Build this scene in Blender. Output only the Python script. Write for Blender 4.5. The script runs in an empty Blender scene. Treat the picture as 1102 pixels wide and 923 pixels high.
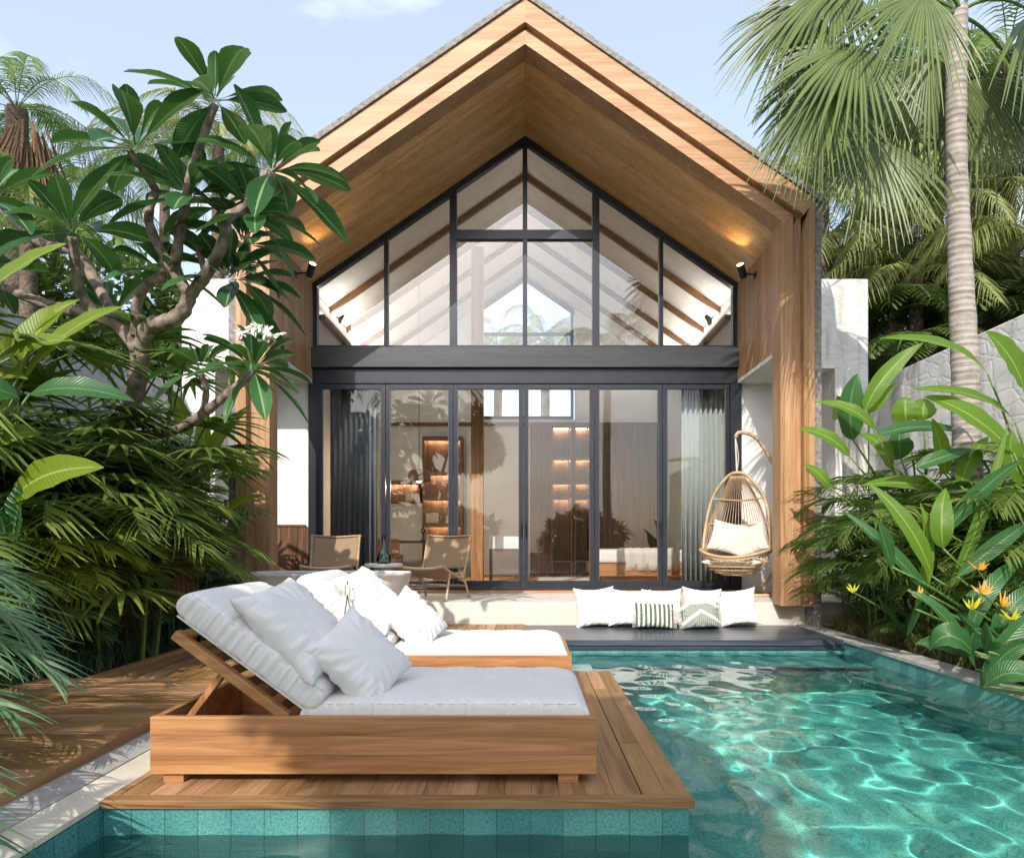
import bpy, math, random
import numpy as np
from mathutils import Vector, Matrix
R = math.radians
rnd = random.Random(7)
sc = bpy.context.scene
C = sc.collection

# ------------------------------------------------------------------ camera, sky, sun, exposure
F, CX, HY, CH = 740.0, 565.0, 581.0, 1.092
cam_d = bpy.data.cameras.new('camera'); cam = bpy.data.objects.new('camera', cam_d); C.objects.link(cam)
cam.location = (0, 0, CH); cam.rotation_euler = (R(90), 0, 0)
cam_d.sensor_width = 36; cam_d.lens = 36 * F / 1102
cam_d.shift_x = -14 / 1102; cam_d.shift_y = (HY - 461.5) / 1102
cam_d.clip_start = 0.05; cam_d.clip_end = 900
sc.camera = cam
SUN = Vector((-0.30, -1.0, 0.72)).normalized()        # towards the sun
elev = math.asin(SUN.z); azim = math.atan2(SUN.x, SUN.y)
w = bpy.data.worlds.new('World'); sc.world = w; w.use_nodes = True
nt = w.node_tree; nt.nodes.clear()
wo = nt.nodes.new('ShaderNodeOutputWorld'); bg = nt.nodes.new('ShaderNodeBackground')
sky = nt.nodes.new('ShaderNodeTexSky'); sky.sky_type = 'NISHITA'; sky.sun_disc = False
sky.sun_elevation = elev; sky.sun_rotation = azim; sky.dust_density = 2.0; sky.air_density = 1.0; sky.ozone_density = 1.2
tc = nt.nodes.new('ShaderNodeTexCoord'); mp = nt.nodes.new('ShaderNodeMapping'); mp.inputs['Scale'].default_value = (1.6, 1.6, 4.5)
ns = nt.nodes.new('ShaderNodeTexNoise'); ns.inputs['Scale'].default_value = 2.1; ns.inputs['Detail'].default_value = 7
cr = nt.nodes.new('ShaderNodeValToRGB'); cr.color_ramp.elements[0].position = .56; cr.color_ramp.elements[1].position = .78
cr.color_ramp.elements[1].color = (.75, .75, .75, 1)
mx = nt.nodes.new('ShaderNodeMix'); mx.data_type = 'RGBA'; mx.inputs['B'].default_value = (6.6, 6.9, 7.4, 1)
md = nt.nodes.new('ShaderNodeMix'); md.data_type = 'RGBA'; md.inputs['Factor'].default_value = .28; md.inputs['B'].default_value = (6.2, 6.7, 7.4, 1)
nt.links.new(tc.outputs['Generated'], mp.inputs[0]); nt.links.new(mp.outputs[0], ns.inputs['Vector'])
nt.links.new(ns.outputs[0], cr.inputs[0]); nt.links.new(cr.outputs[0], mx.inputs['Factor'])
nt.links.new(sky.outputs[0], md.inputs['A']); nt.links.new(md.outputs['Result'], mx.inputs['A'])
nt.links.new(mx.outputs['Result'], bg.inputs[0]); nt.links.new(bg.outputs[0], wo.inputs[0])
bg.inputs[1].default_value = 0.15
sl = bpy.data.lights.new('sun', 'SUN'); sl.energy = 2.6; sl.angle = R(0.5); sl.color = (1, .945, .87)
so = bpy.data.objects.new('sun', sl); C.objects.link(so); so.location = (-6, -12, 12)
so.rotation_euler = SUN.to_track_quat('Z', 'Y').to_euler()
sl.cycles.is_caustics_light = True
sc.view_settings.view_transform = 'Standard'; sc.view_settings.look = 'None'
sc.view_settings.exposure = 0.8; sc.view_settings.gamma = 1; sc.view_settings.use_curve_mapping = False
sc.render.engine = 'CYCLES'
cy = sc.cycles
cy.use_denoising = True; cy.denoiser = 'OPENIMAGEDENOISE'
cy.max_bounces = 8; cy.diffuse_bounces = 3; cy.glossy_bounces = 4; cy.transmission_bounces = 6; cy.transparent_max_bounces = 12
cy.sample_clamp_indirect = 6; cy.caustics_reflective = False; cy.caustics_refractive = True; cy.blur_glossy = .5

# ------------------------------------------------------------------ helpers
def P(px, py, d):
    s = F / d
    return Vector(((px - CX) / s, d, CH - (py - HY) / s))

def tag(o, label=None, cat=None, group=None, kind=None):
    if label: o['label'] = label
    if cat: o['category'] = cat
    if group: o['group'] = group
    if kind: o['kind'] = kind
    return o

OFF = {}
def thing(name, loc, label, cat, group=None, rz=0):
    o = bpy.data.objects.new(name, None); C.objects.link(o)
    o.empty_display_size = .1
    o.location = loc; o.rotation_euler = (0, 0, rz)
    OFF[o.name] = Vector(loc) if rz == 0 else None
    return tag(o, label, cat, group)

class MB:
    def __init__(s): s.v = []; s.f = []; s.uv = []; s.mi = []; s.n = 0
    def add(s, verts, faces, uvs=None, m=0):
        b = s.n
        s.v.extend([tuple(p) for p in verts]); s.n += len(verts)
        s.f.extend([tuple(i + b for i in f) for f in faces]); s.mi.extend([m] * len(faces))
        s.uv.extend(uvs if uvs else [(0, 0)] * len(verts))
    def box(s, x0, x1, y0, y1, z0, z1, m=0):
        x0, x1 = sorted((x0, x1)); y0, y1 = sorted((y0, y1)); z0, z1 = sorted((z0, z1))
        v = [(x0,y0,z0),(x1,y0,z0),(x1,y1,z0),(x0,y1,z0),(x0,y0,z1),(x1,y0,z1),(x1,y1,z1),(x0,y1,z1)]
        s.add(v, [(0,3,2,1),(4,5,6,7),(0,1,5,4),(1,2,6,5),(2,3,7,6),(3,0,4,7)], None, m)
    def prism(s, poly, axis, a0, a1, m=0):
        """poly: 2D outline; extruded along axis from a0 to a1 (xz outline for y, yz for x, xy for z)"""
        n = len(poly)
        def mk(p, a): return (p[0], a, p[1]) if axis == 'y' else ((a, p[0], p[1]) if axis == 'x' else (p[0], p[1], a))
        v = [mk(p, a0) for p in poly] + [mk(p, a1) for p in poly]
        f = [tuple(range(n)), tuple(range(2*n-1, n-1, -1))] + [(i, i+n, (i+1) % n + n, (i+1) % n) for i in range(n)]
        s.add(v, f, None, m)
    def beam(s, a, b, w, h, up=(0,0,1), m=0):
        a = Vector(a); b = Vector(b); t = (b-a).normalized(); u = Vector(up)
        sd = t.cross(u).normalized(); n = sd.cross(t)
        v = []
        for p in (a, b):
            for i, j in ((-1,-1),(1,-1),(1,1),(-1,1)): v.append(p + sd*w/2*i + n*h/2*j)
        s.add(v, [(0,1,2,3),(7,6,5,4),(0,4,5,1),(1,5,6,2),(2,6,7,3),(3,7,4,0)], None, m)
    def tube(s, pts, r, n=8, closed=False, m=0, flat=1.0):
        pts = [Vector(p) for p in pts]; k = len(pts)
        rs = r if isinstance(r, (list, tuple)) else [r]*k
        T = []
        for i in range(k):
            a = pts[(i-1) % k] if (closed or i) else pts[0]; b = pts[(i+1) % k] if (closed or i < k-1) else pts[-1]
            t = (b-a); T.append(t.normalized() if t.length > 1e-9 else Vector((0,0,1)))
        u = T[0].orthogonal().normalized(); v = []; uv = []
        for i in range(k):
            u = (u - T[i]*u.dot(T[i]))
            u = u.normalized() if u.length > 1e-6 else T[i].orthogonal().normalized()
            w_ = T[i].cross(u)
            for j in range(n):
                a = 2*math.pi*j/n
                v.append(pts[i] + u*math.cos(a)*rs[i] + w_*math.sin(a)*rs[i]*flat); uv.append((j/n, i/k))
        f = []
        for i in range(k if closed else k-1):
            i2 = (i+1) % k
            for j in range(n): f.append((i*n+j, i*n+(j+1) % n, i2*n+(j+1) % n, i2*n+j))
        if not closed: f += [tuple(range(n-1, -1, -1)), tuple((k-1)*n+j for j in range(n))]
        s.add(v, f, uv, m)
    def lathe(s, prof, c=(0,0,0), n=24, m=0):
        v = []; c = Vector(c)
        for r, z in prof:
            for j in range(n): a = 2*math.pi*j/n; v.append(c + Vector((r*math.cos(a), r*math.sin(a), z)))
        k = len(prof); f = [(i*n+j, i*n+(j+1) % n, (i+1)*n+(j+1) % n, (i+1)*n+j) for i in range(k-1) for j in range(n)]
        f += [tuple(range(n-1, -1, -1)), tuple((k-1)*n+j for j in range(n))]
        s.add(v, f, None, m)
    def blade(s, path, widths, side=None, fold=.25, cols=3, twist=0, wave=0, ph=0, m=0, tears=None):
        """strip leaf: path points, half widths; fold lifts the edges"""
        k = len(path); v = []; uv = []; f = []
        path = [Vector(p) for p in path]
        for i in range(k):
            T = (path[min(i+1, k-1)] - path[max(i-1, 0)])
            T = T.normalized() if T.length > 1e-9 else Vector((0,0,1))
            sd = side if side is not None else T.cross(Vector((0,0,1)))
            sd = Vector(sd); sd = sd - T*sd.dot(T)
            sd = sd.normalized() if sd.length > 1e-5 else T.orthogonal().normalized()
            nn = sd.cross(T)
            if twist:
                a = twist * i/(k-1); sd, nn = sd*math.cos(a)+nn*math.sin(a), nn*math.cos(a)-sd*math.sin(a)
            for c_ in range(cols):
                q = -1 + 2*c_/(cols-1)
                lift = abs(q)*fold + (wave*math.sin(i*1.7+ph+q*2)*abs(q) if wave else 0)
                v.append(path[i] + sd*q*widths[i]*(1-fold*.3) + nn*lift*widths[i]); uv.append(((q+1)/2, i/(k-1)))
        for i in range(k-1):
            for c_ in range(cols-1):
                a = i*cols+c_; f.append((a, a+1, a+1+cols, a+cols))
        s.add(v, f, uv, m)
    def obj(s, name, mats, parent=None, local=False, smooth=False, bevel=0, solid=0, label=None, cat=None, group=None, kind=None, sub=0):
        me = bpy.data.meshes.new(name)
        v = np.array(s.v, dtype=np.float64).reshape(-1, 3)
        loc = None
        if parent is not None:
            if not local and OFF.get(parent.name) is not None: v = v - np.array(OFF[parent.name])
        elif kind is None or kind == 'stuff':
            mn, mxx = v.min(0), v.max(0); loc = Vector(((mn[0]+mxx[0])/2, (mn[1]+mxx[1])/2, mn[2])); v = v - np.array(loc)
        me.from_pydata(v.tolist(), [], s.f)
        ul = me.uv_layers.new(name='UVMap')
        li = np.empty(len(me.loops), dtype=np.int32); me.loops.foreach_get('vertex_index', li)
        ul.data.foreach_set('uv', np.array(s.uv, dtype=np.float32)[li].ravel())
        for m_ in (mats if isinstance(mats, (list, tuple)) else [mats]): me.materials.append(m_)
        me.polygons.foreach_set('material_index', np.array(s.mi, dtype=np.int32))
        if smooth: me.polygons.foreach_set('use_smooth', [True]*len(me.polygons))
        me.update()
        o = bpy.data.objects.new(name, me); C.objects.link(o)
        if loc is not None: o.location = loc
        if parent is not None:
            o.parent = parent
            OFF[o.name] = None if (local or OFF.get(parent.name) is None) else OFF[parent.name]
        if bevel:
            b = o.modifiers.new('bevel', 'BEVEL'); b.width = bevel; b.segments = 2; b.limit_method = 'ANGLE'
            b.harden_normals = False
        if solid:
            b = o.modifiers.new('solid', 'SOLIDIFY'); b.thickness = solid; b.offset = 0
        if sub:
            b = o.modifiers.new('sub', 'SUBSURF'); b.levels = sub; b.render_levels = sub
        return tag(o, label, cat, group, kind)

def children(o): return [c for c in bpy.data.objects if c.parent == o]
def copy_tree(o, kids, loc=None, rz=None, scale=None, label=None):
    r = o.copy(); C.objects.link(r)
    if loc is not None: r.location = loc
    if rz is not None: r.rotation_euler = (0, 0, rz) if not isinstance(rz, tuple) else rz
    if scale is not None: r.scale = (scale,)*3 if not isinstance(scale, tuple) else scale
    if label: r['label'] = label
    m = {o.name: r}
    for k in kids:
        c = k.copy(); C.objects.link(c); c.parent = m[k.parent.name]; m[k.name] = c
    return r

def smooth_path(pts, n=6):
    pts = [Vector(p) for p in pts]; out = []
    for i in range(len(pts)-1):
        p0 = pts[max(i-1, 0)]; p1 = pts[i]; p2 = pts[i+1]; p3 = pts[min(i+2, len(pts)-1)]
        for j in range(n):
            t = j/n
            out.append(.5*((2*p1)+(p2-p0)*t+(2*p0-5*p1+4*p2-p3)*t*t+(3*p1-p0-3*p2+p3)*t**3))
    out.append(pts[-1]); return out
def bez(a, b, c, n=8):
    a, b, c = Vector(a), Vector(b), Vector(c)
    return [a*(1-t)**2 + b*2*t*(1-t) + c*t*t for t in [i/(n-1) for i in range(n)]]

# ------------------------------------------------------------------ materials
class NT:
    def __init__(s, name):
        s.m = bpy.data.materials.new(name); s.m.use_nodes = True; s.t = s.m.node_tree
        s.b = s.t.nodes['Principled BSDF']; s.out = s.t.nodes['Material Output']
    def n(s, typ, **kw):
        x = s.t.nodes.new('ShaderNode'+typ)
        for k, v in kw.items():
            if hasattr(x, k): setattr(x, k, v)
            else: x.inputs[k.replace('_', ' ')].default_value = v
        return x
    def l(s, a, b): s.t.links.new(a, b)
    def math(s, op, a, b=None, c=None):
        x = s.t.nodes.new('ShaderNodeMath'); x.operation = op
        for i, q in enumerate((a, b, c)):
            if q is None: continue
            if isinstance(q, (int, float)): x.inputs[i].default_value = q
            else: s.l(q, x.inputs[i])
        return x.outputs[0]
    def ramp(s, fac, stops):
        x = s.t.nodes.new('ShaderNodeValToRGB'); e = x.color_ramp.elements
        while len(e) < len(stops): e.new(.5)
        for i, (p, c) in enumerate(stops): e[i].position = p; e[i].color = tuple(c)+(1,) if len(c) == 3 else c
        s.l(fac, x.inputs[0]); return x.outputs[0]
    def mix(s, fac, a, b, mode='MIX'):
        x = s.t.nodes.new('ShaderNodeMix'); x.data_type = 'RGBA'; x.blend_type = mode
        for key, q in (('Factor', fac), ('A', a), ('B', b)):
            if isinstance(q, (int, float)): x.inputs[key].default_value = q
            elif isinstance(q, tuple): x.inputs[key].default_value = q if len(q) == 4 else q+(1,)
            else: s.l(q, x.inputs[key])
        return x.outputs['Result']
    def bump(s, h, strength=.3, dist=.01):
        x = s.t.nodes.new('ShaderNodeBump'); x.inputs['Strength'].default_value = strength; x.inputs['Distance'].default_value = dist
        s.l(h, x.inputs['Height']); s.l(x.outputs[0], s.b.inputs['Normal']); return x
    def set(s, **kw):
        for k, v in kw.items(): s.b.inputs[k.replace('_', ' ')].default_value = v
    def vec(s, scale=(1,1,1), rot=(0,0,0), island=False, coord='Object'):
        t = s.n('TexCoord'); mpp = s.n('Mapping'); mpp.inputs['Scale'].default_value = scale; mpp.inputs['Rotation'].default_value = rot
        s.l(t.outputs[coord], mpp.inputs[0])
        if island:
            g = s.n('NewGeometry'); a = s.n('VectorMath'); a.operation = 'ADD'
            c = s.n('CombineXYZ'); k = s.math('MULTIPLY', g.outputs['Random Per Island'], 37.0)
            for i in range(3): s.l(k, c.inputs[i])
            s.l(mpp.outputs[0], a.inputs[0]); s.l(c.outputs[0], a.inputs[1]); return a.outputs[0]
        return mpp.outputs[0]
    def isl(s):
        return s.n('NewGeometry').outputs['Random Per Island']

def plain(name, col, rough=.5, metal=0, noise=.08, scale=8, bump=0, **kw):
    t = NT(name); v = t.vec(); n_ = t.n('TexNoise'); n_.inputs['Scale'].default_value = scale; n_.inputs['Detail'].default_value = 5
    t.l(v, n_.inputs['Vector'])
    a = tuple(max(0, c*(1-noise)) for c in col); b = tuple(min(1, c*(1+noise)) for c in col)
    t.l(t.ramp(n_.outputs[0], [(.3, a), (.7, b)]), t.b.inputs['Base Color'])
    t.set(Roughness=rough, Metallic=metal)
    if bump: t.bump(n_.outputs[0], bump, .01)
    t.set(**kw)
    return t.m

def wood(name, dark, mid, light, axis='x', rough=.5, tone=.3, spec=.4, fine=1.0):
    t = NT(name)
    sc_ = {'x': (1.3, 26, 26), 'y': (26, 1.3, 26), 'z': (26, 26, 1.3)}[axis]
    sc_ = tuple(q*fine for q in sc_)
    v = t.vec(sc_, island=True)
    n1 = t.n('TexNoise'); n1.inputs['Scale'].default_value = 1.0; n1.inputs['Detail'].default_value = 7; n1.inputs['Roughness'].default_value = .62; n1.inputs['Distortion'].default_value = 1.1
    t.l(v, n1.inputs['Vector'])
    sc2 = tuple(q*.22 for q in sc_)
    v2 = t.vec(sc2, island=True); n2 = t.n('TexNoise'); n2.inputs['Scale'].default_value = 1.0; n2.inputs['Detail'].default_value = 3; t.l(v2, n2.inputs['Vector'])
    s_ = t.math('ADD', t.math('MULTIPLY', n1.outputs[0], .6), t.math('MULTIPLY', n2.outputs[0], .4))
    col = t.ramp(s_, [(.34, dark), (.5, mid), (.66, light)])
    k = t.math('MULTIPLY_ADD', t.isl(), tone, 1-tone/2)
    cc = t.n('CombineXYZ'); t.l(k, cc.inputs[0]); t.l(k, cc.inputs[1]); t.l(t.math('MULTIPLY', k, k), cc.inputs[2])
    t.l(t.mix(1.0, col, cc.outputs[0], 'MULTIPLY'), t.b.inputs['Base Color'])
    t.l(t.math('MULTIPLY_ADD', n1.outputs[0], .25, rough-.12), t.b.inputs['Roughness'])
    t.set(Specular_IOR_Level=spec); t.bump(s_, .25, .004)
    return t.m

def leafm(name, dark, light, rib, trans=.35, rough=.4, vein=0, tint=None, ribw=.05, var=.5):
    t = NT(name); uv = t.n('UVMap'); sp = t.n('SeparateXYZ'); t.l(uv.outputs[0], sp.inputs[0])
    col = t.ramp(t.isl(), [(0, dark), (var, tuple((a+b)/2 for a, b in zip(dark, light))), (1, light)])
    v = t.vec((1,1,1)); nn = t.n('TexNoise'); nn.inputs['Scale'].default_value = 9; nn.inputs['Detail'].default_value = 3; t.l(v, nn.inputs['Vector'])
    col = t.mix(t.math('MULTIPLY', nn.outputs[0], .35), col, light)
    d = t.math('ABSOLUTE', t.math('SUBTRACT', sp.outputs[0], .5))
    if vein:
        h = t.math('SINE', t.math('MULTIPLY', t.math('ADD', sp.outputs[1], t.math('MULTIPLY', d, -.25)), vein))
        hv = t.math('MULTIPLY_ADD', h, .5, .5)
        col = t.mix(t.math('MULTIPLY', hv, .22), col, light)
        t.bump(hv, .35, .006)
    if rib:
        rr = t.n('MapRange'); t.l(d, rr.inputs[0]); rr.inputs[1].default_value = ribw*.5; rr.inputs[2].default_value = ribw
        rr.inputs[3].default_value = .85; rr.inputs[4].default_value = 0
        col = t.mix(rr.outputs[0], col, rib)
    if vein:
        n5 = t.n('TexNoise'); n5.inputs['Scale'].default_value = 28; n5.inputs['Detail'].default_value = 4; t.l(v, n5.inputs['Vector'])
        e5 = t.math('ADD', t.math('MULTIPLY', d, .55), t.math('MULTIPLY', n5.outputs[0], .62)); r5 = t.n('MapRange'); t.l(e5, r5.inputs[0])
        r5.inputs[1].default_value = .60; r5.inputs[2].default_value = .68; r5.inputs[3].default_value = 0; r5.inputs[4].default_value = .7
        col = t.mix(r5.outputs[0], col, (.22,.17,.06))
    t.l(col, t.b.inputs['Base Color']); t.set(Roughness=rough, Specular_IOR_Level=.45)
    tr = t.n('BsdfTranslucent'); ms = t.n('MixShader'); ms.inputs[0].default_value = trans
    tcol = t.mix(.6, col, tint if tint else tuple(min(1, q*2.2) for q in light))
    t.l(tcol, tr.inputs[0]); t.l(t.b.outputs[0], ms.inputs[1]); t.l(tr.outputs[0], ms.inputs[2]); t.l(ms.outputs[0], t.out.inputs[0])
    return t.m

M = {}
TEAKc = ((.20,.078,.028), (.42,.195,.075), (.58,.31,.135))
for a in 'xyz':
    M['deck_'+a] = wood('deck_wood_'+a, (.15,.07,.03), (.36,.195,.085), (.50,.30,.15), a, .5, .55)
    M['teak_'+a] = wood('teak_'+a, *TEAKc, a, .45, .2)
    M['clad_'+a] = wood('cladding_'+a, (.26,.13,.055), (.41,.225,.105), (.52,.32,.17), a, .5, .28)
    M['pale_'+a] = wood('pale_wood_'+a, (.42,.25,.13), (.60,.39,.22), (.72,.50,.31), a, .55, .15)
    M['walnut_'+a] = wood('walnut_'+a, (.06,.028,.014), (.14,.065,.032), (.22,.11,.055), a, .45, .3)
M['ledge'] = wood('dark_ledge', (.02,.026,.036), (.04,.05,.066), (.07,.085,.11), 'x', .3, .4)
M['sofit'] = wood('soffit_wood', (.54,.28,.11), (.76,.43,.18), (.86,.54,.27), 'x', .38, .22)
M['rattan'] = wood('rattan', (.34,.21,.11), (.52,.36,.21), (.66,.49,.31), 'x', .5, .2)

def m_weave(name, c1, c2, sc_=60):
    t = NT(name); v = t.vec()
    w1 = t.n('TexWave', wave_type='BANDS', bands_direction='X'); w1.inputs['Scale'].default_value = sc_*.35; w1.inputs['Distortion'].default_value = .6
    w2 = t.n('TexWave', wave_type='BANDS', bands_direction='Z'); w2.inputs['Scale'].default_value = sc_*.5; w2.inputs['Distortion'].default_value = .6
    t.l(v, w1.inputs[0]); t.l(v, w2.inputs[0]); s_ = t.math('MULTIPLY', w1.outputs['Fac'], w2.outputs['Fac'])
    t.l(t.ramp(s_, [(.0, c1), (.6, c2)]), t.b.inputs['Base Color']); t.set(Roughness=.7); t.bump(s_, .8, .006); return t.m
M['weave'] = m_weave('rattan_weave', (.24,.15,.08), (.62,.45,.28))

def m_fabric(name, col, wr=.4, rough=.9):
    t = NT(name); v = t.vec()
    n1 = t.n('TexNoise'); n1.inputs['Scale'].default_value = 7; n1.inputs['Detail'].default_value = 6; n1.inputs['Distortion'].default_value = .5
    n2 = t.n('TexNoise'); n2.inputs['Scale'].default_value = 420; n2.inputs['Detail'].default_value = 2
    t.l(v, n1.inputs[0]); t.l(v, n2.inputs[0])
    s_ = t.math('ADD', n1.outputs[0], t.math('MULTIPLY', n2.outputs[0], .12))
    t.l(t.ramp(n1.outputs[0], [(.3, tuple(q*.94 for q in col)), (.7, col)]), t.b.inputs['Base Color'])
    t.set(Roughness=rough, Sheen_Weight=.15); t.bump(s_, wr, .03); return t.m
M['white_fabric'] = m_fabric('white_fabric', (.80,.775,.745))
M['cream_fabric'] = m_fabric('cream_fabric', (.60,.56,.50))
M['blue_fabric'] = m_fabric('pale_blue_fabric', (.62,.72,.84))

def m_striped():
    t = NT('striped_fabric'); v = t.vec(); w1 = t.n('TexWave', wave_type='BANDS', bands_direction='X'); w1.inputs['Scale'].default_value = 5.6
    t.l(v, w1.inputs[0]); t.l(t.ramp(w1.outputs['Fac'], [(.5, (.10,.13,.10)), (.56, (.66,.66,.58))]), t.b.inputs['Base Color']); t.set(Roughness=.9)
    n2 = t.n('TexNoise'); n2.inputs['Scale'].default_value = 200; t.l(v, n2.inputs[0]); t.bump(n2.outputs[0], .3, .01); return t.m
def m_chevron():
    t = NT('chevron_fabric'); v = t.vec(); sp = t.n('SeparateXYZ'); t.l(v, sp.inputs[0])
    d = t.math('ADD', t.math('MULTIPLY', t.math('ABSOLUTE', sp.outputs[0]), .62), sp.outputs[2])
    bandn = t.math('SINE', t.math('MULTIPLY', d, 34))
    col = t.ramp(t.math('MULTIPLY_ADD', bandn, .5, .5), [(.80, (.25,.28,.24)), (.88, (.66,.66,.60))])
    h = t.math('SINE', t.math('MULTIPLY', sp.outputs[0], 260)); col = t.mix(t.math('MULTIPLY_ADD', h, .18, .2), col, (.60,.61,.56))
    t.l(col, t.b.inputs['Base Color']); t.set(Roughness=.95); t.bump(h, .5, .01); return t.m
M['striped'] = m_striped(); M['chevron'] = m_chevron()

def m_stone(name, col, vs=2.2, strength=.6, dirt=.12):
    t = NT(name); v = t.vec((1,1,1.7))
    vo = t.n('TexVoronoi', feature='DISTANCE_TO_EDGE'); vo.inputs['Scale'].default_value = vs; t.l(v, vo.inputs[0])
    nz = t.n('TexNoise'); nz.inputs['Scale'].default_value = 3; nz.inputs['Detail'].default_value = 8; t.l(v, nz.inputs[0])
    e = t.math('MINIMUM', t.math('MULTIPLY', vo.outputs[0], 9), 1.0)
    col_ = t.ramp(nz.outputs[0], [(.28, tuple(q*(1-dirt*2.2) for q in col)), (.5, tuple(q*(1-dirt*.4) for q in col)), (.75, col)])
    t.l(t.mix(t.math('MULTIPLY_ADD', e, .05, .95), (0,0,0), col_), t.b.inputs['Base Color'])
    vs_ = t.vec((5,5,.55)); ns_ = t.n('TexNoise'); ns_.inputs['Scale'].default_value = 1; ns_.inputs['Detail'].default_value = 6; t.l(vs_, ns_.inputs[0])
    base_ = t.b.inputs['Base Color'].links[0].from_socket
    t.l(t.mix(1.0, base_, t.ramp(ns_.outputs[0], [(.36, (.70,.69,.66)), (.52, (1,1,1))]), 'MULTIPLY'), t.b.inputs['Base Color'])
    t.bump(t.math('ADD', e, t.math('MULTIPLY', nz.outputs[0], 1.6)), strength, .03); t.set(Roughness=.85); return t.m
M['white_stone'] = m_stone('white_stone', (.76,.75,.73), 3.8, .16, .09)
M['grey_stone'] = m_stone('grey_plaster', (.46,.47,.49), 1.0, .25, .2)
M['plaster'] = plain('white_plaster', (.74,.72,.69), .8, 0, .05, 3, .12)
M['inner_plaster'] = plain('cream_plaster', (.64,.64,.63), .8, 0, .04, 4, .06)
M['ceiling'] = plain('ceiling_plaster', (.70,.69,.66), .8, 0, .05, 4, .05)
M['concrete'] = plain('cream_concrete', (.66,.61,.53), .7, 0, .10, 4, .12)
M['kerb'] = plain('kerb_limestone', (.70,.63,.50), .75, 0, .14, 6, .2)
M['kerb_grey'] = plain('coping_stone_kerb_shade', (.40,.38,.35), .8, 0, .2, 9, .3)
M['tub'] = plain('tub_stone', (.76,.72,.67), .55, 0, .08, 10, .15)
M['steel'] = plain('dark_steel', (.028,.031,.042), .32, .35, .1, 6)
M['steel_lt'] = plain('grey_steel', (.11,.115,.13), .35, .5, .1, 6)
M['beam'] = wood('blackened_beam', (.03,.031,.038), (.045,.047,.055), (.06,.062,.072), 'x', .35, .1, fine=2.2)
M['black'] = plain('black_metal', (.02,.02,.022), .4, .3)
M['chrome'] = plain('polished_steel', (.6,.6,.62), .15, 1.0)
M['curtain_dark'] = m_fabric('grey_curtain', (.16,.17,.20), .1)
M['curtain_lt'] = m_fabric('pale_curtain', (.40,.43,.42), .1)
M['paper'] = plain('book_paper', (.55,.50,.42), .8, 0, .3, 30)
M['soil'] = plain('soil', (.045,.032,.02), .95, 0, .4, 12, .8)
M['white_lacquer'] = plain('white_lacquer', (.75,.76,.78), .35)
M['rug'] = plain('rug_wool', (.50,.47,.42), .95, 0, .1, 60, .4)
M['lampshade'] = m_weave('wicker_shade', (.20,.10,.05), (.55,.33,.18), 90)

def m_shingle():
    t = NT('roof_shingles'); v = t.vec((1,1,1)); b = t.n('TexBrick'); b.inputs['Scale'].default_value = 3.2
    b.inputs['Color1'].default_value = (.30,.28,.26,1); b.inputs['Color2'].default_value = (.17,.15,.14,1); b.inputs['Mortar'].default_value = (.08,.07,.065,1)
    sp = t.n('SeparateXYZ'); cb = t.n('CombineXYZ'); t.l(v, sp.inputs[0]); t.l(t.math('ADD', sp.outputs[0], sp.outputs[1]), cb.inputs[0]); t.l(sp.outputs[2], cb.inputs[1])
    t.l(cb.outputs[0], b.inputs['Vector']); n_ = t.n('TexNoise'); n_.inputs['Scale'].default_value = 18; n_.inputs['Detail'].default_value = 6; t.l(v, n_.inputs[0])
    t.l(t.mix(.7, t.mix(.25, (.27,.255,.24), b.outputs[0]), t.ramp(n_.outputs[0], [(.3, (.4,.4,.4)), (.7, (1.5,1.45,1.4))]), 'MULTIPLY'), t.b.inputs['Base Color']); t.set(Roughness=.9)
    t.bump(n_.outputs[0], .6, .02); return t.m
M['shingle'] = m_shingle()

def m_tile(name, wall, w_=.14, h_=.32, c1=(.07,.25,.25), c2=(.13,.35,.34), mortar=(.05,.15,.15), rough=.25, msize=.0025):
    t = NT(name); v = t.vec(); sp = t.n('SeparateXYZ'); cb = t.n('CombineXYZ'); t.l(v, sp.inputs[0])
    if wall: t.l(t.math('ADD', t.math('ADD', sp.outputs[0], sp.outputs[1]), 50.0), cb.inputs[0]); t.l(t.math('ADD', sp.outputs[2], 6.4), cb.inputs[1])
    else: t.l(t.math('ADD', sp.outputs[0], 50.0), cb.inputs[0]); t.l(t.math('ADD', sp.outputs[1], 50.0), cb.inputs[1])
    b = t.n('TexBrick', offset=0.0); b.inputs['Scale'].default_value = 1; b.inputs['Brick Width'].default_value = w_; b.inputs['Row Height'].default_value = h_
    b.inputs['Mortar Size'].default_value = msize; b.inputs['Mortar Smooth'].default_value = .2
    b.inputs['Color1'].default_value = c1+(1,); b.inputs['Color2'].default_value = c2+(1,); b.inputs['Mortar'].default_value = mortar+(1,)
    t.l(cb.outputs[0], b.inputs['Vector'])
    n_ = t.n('TexNoise'); n_.inputs['Scale'].default_value = 90; n_.inputs['Detail'].default_value = 5; t.l(v, n_.inputs[0])
    n3 = t.n('TexNoise'); n3.inputs['Scale'].default_value = 3.0; n3.inputs['Detail'].default_value = 4; t.l(v, n3.inputs[0])
    c = t.mix(.8, b.outputs[0], t.ramp(n_.outputs[0], [(.33, (.45,.55,.55)), (.6, (1.1,1.1,1.1))]), 'MULTIPLY')
    c = t.mix(.7, c, t.ramp(n3.outputs[0], [(.35, (.6,.75,.75)), (.65, (1.25,1.15,1.0))]), 'MULTIPLY')
    t.l(c, t.b.inputs['Base Color']); t.set(Roughness=rough); t.bump(b.outputs['Fac'], -.3, .004); return t.m
M['tile_wall'] = m_tile('pool_wall_tiles', True)
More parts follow.
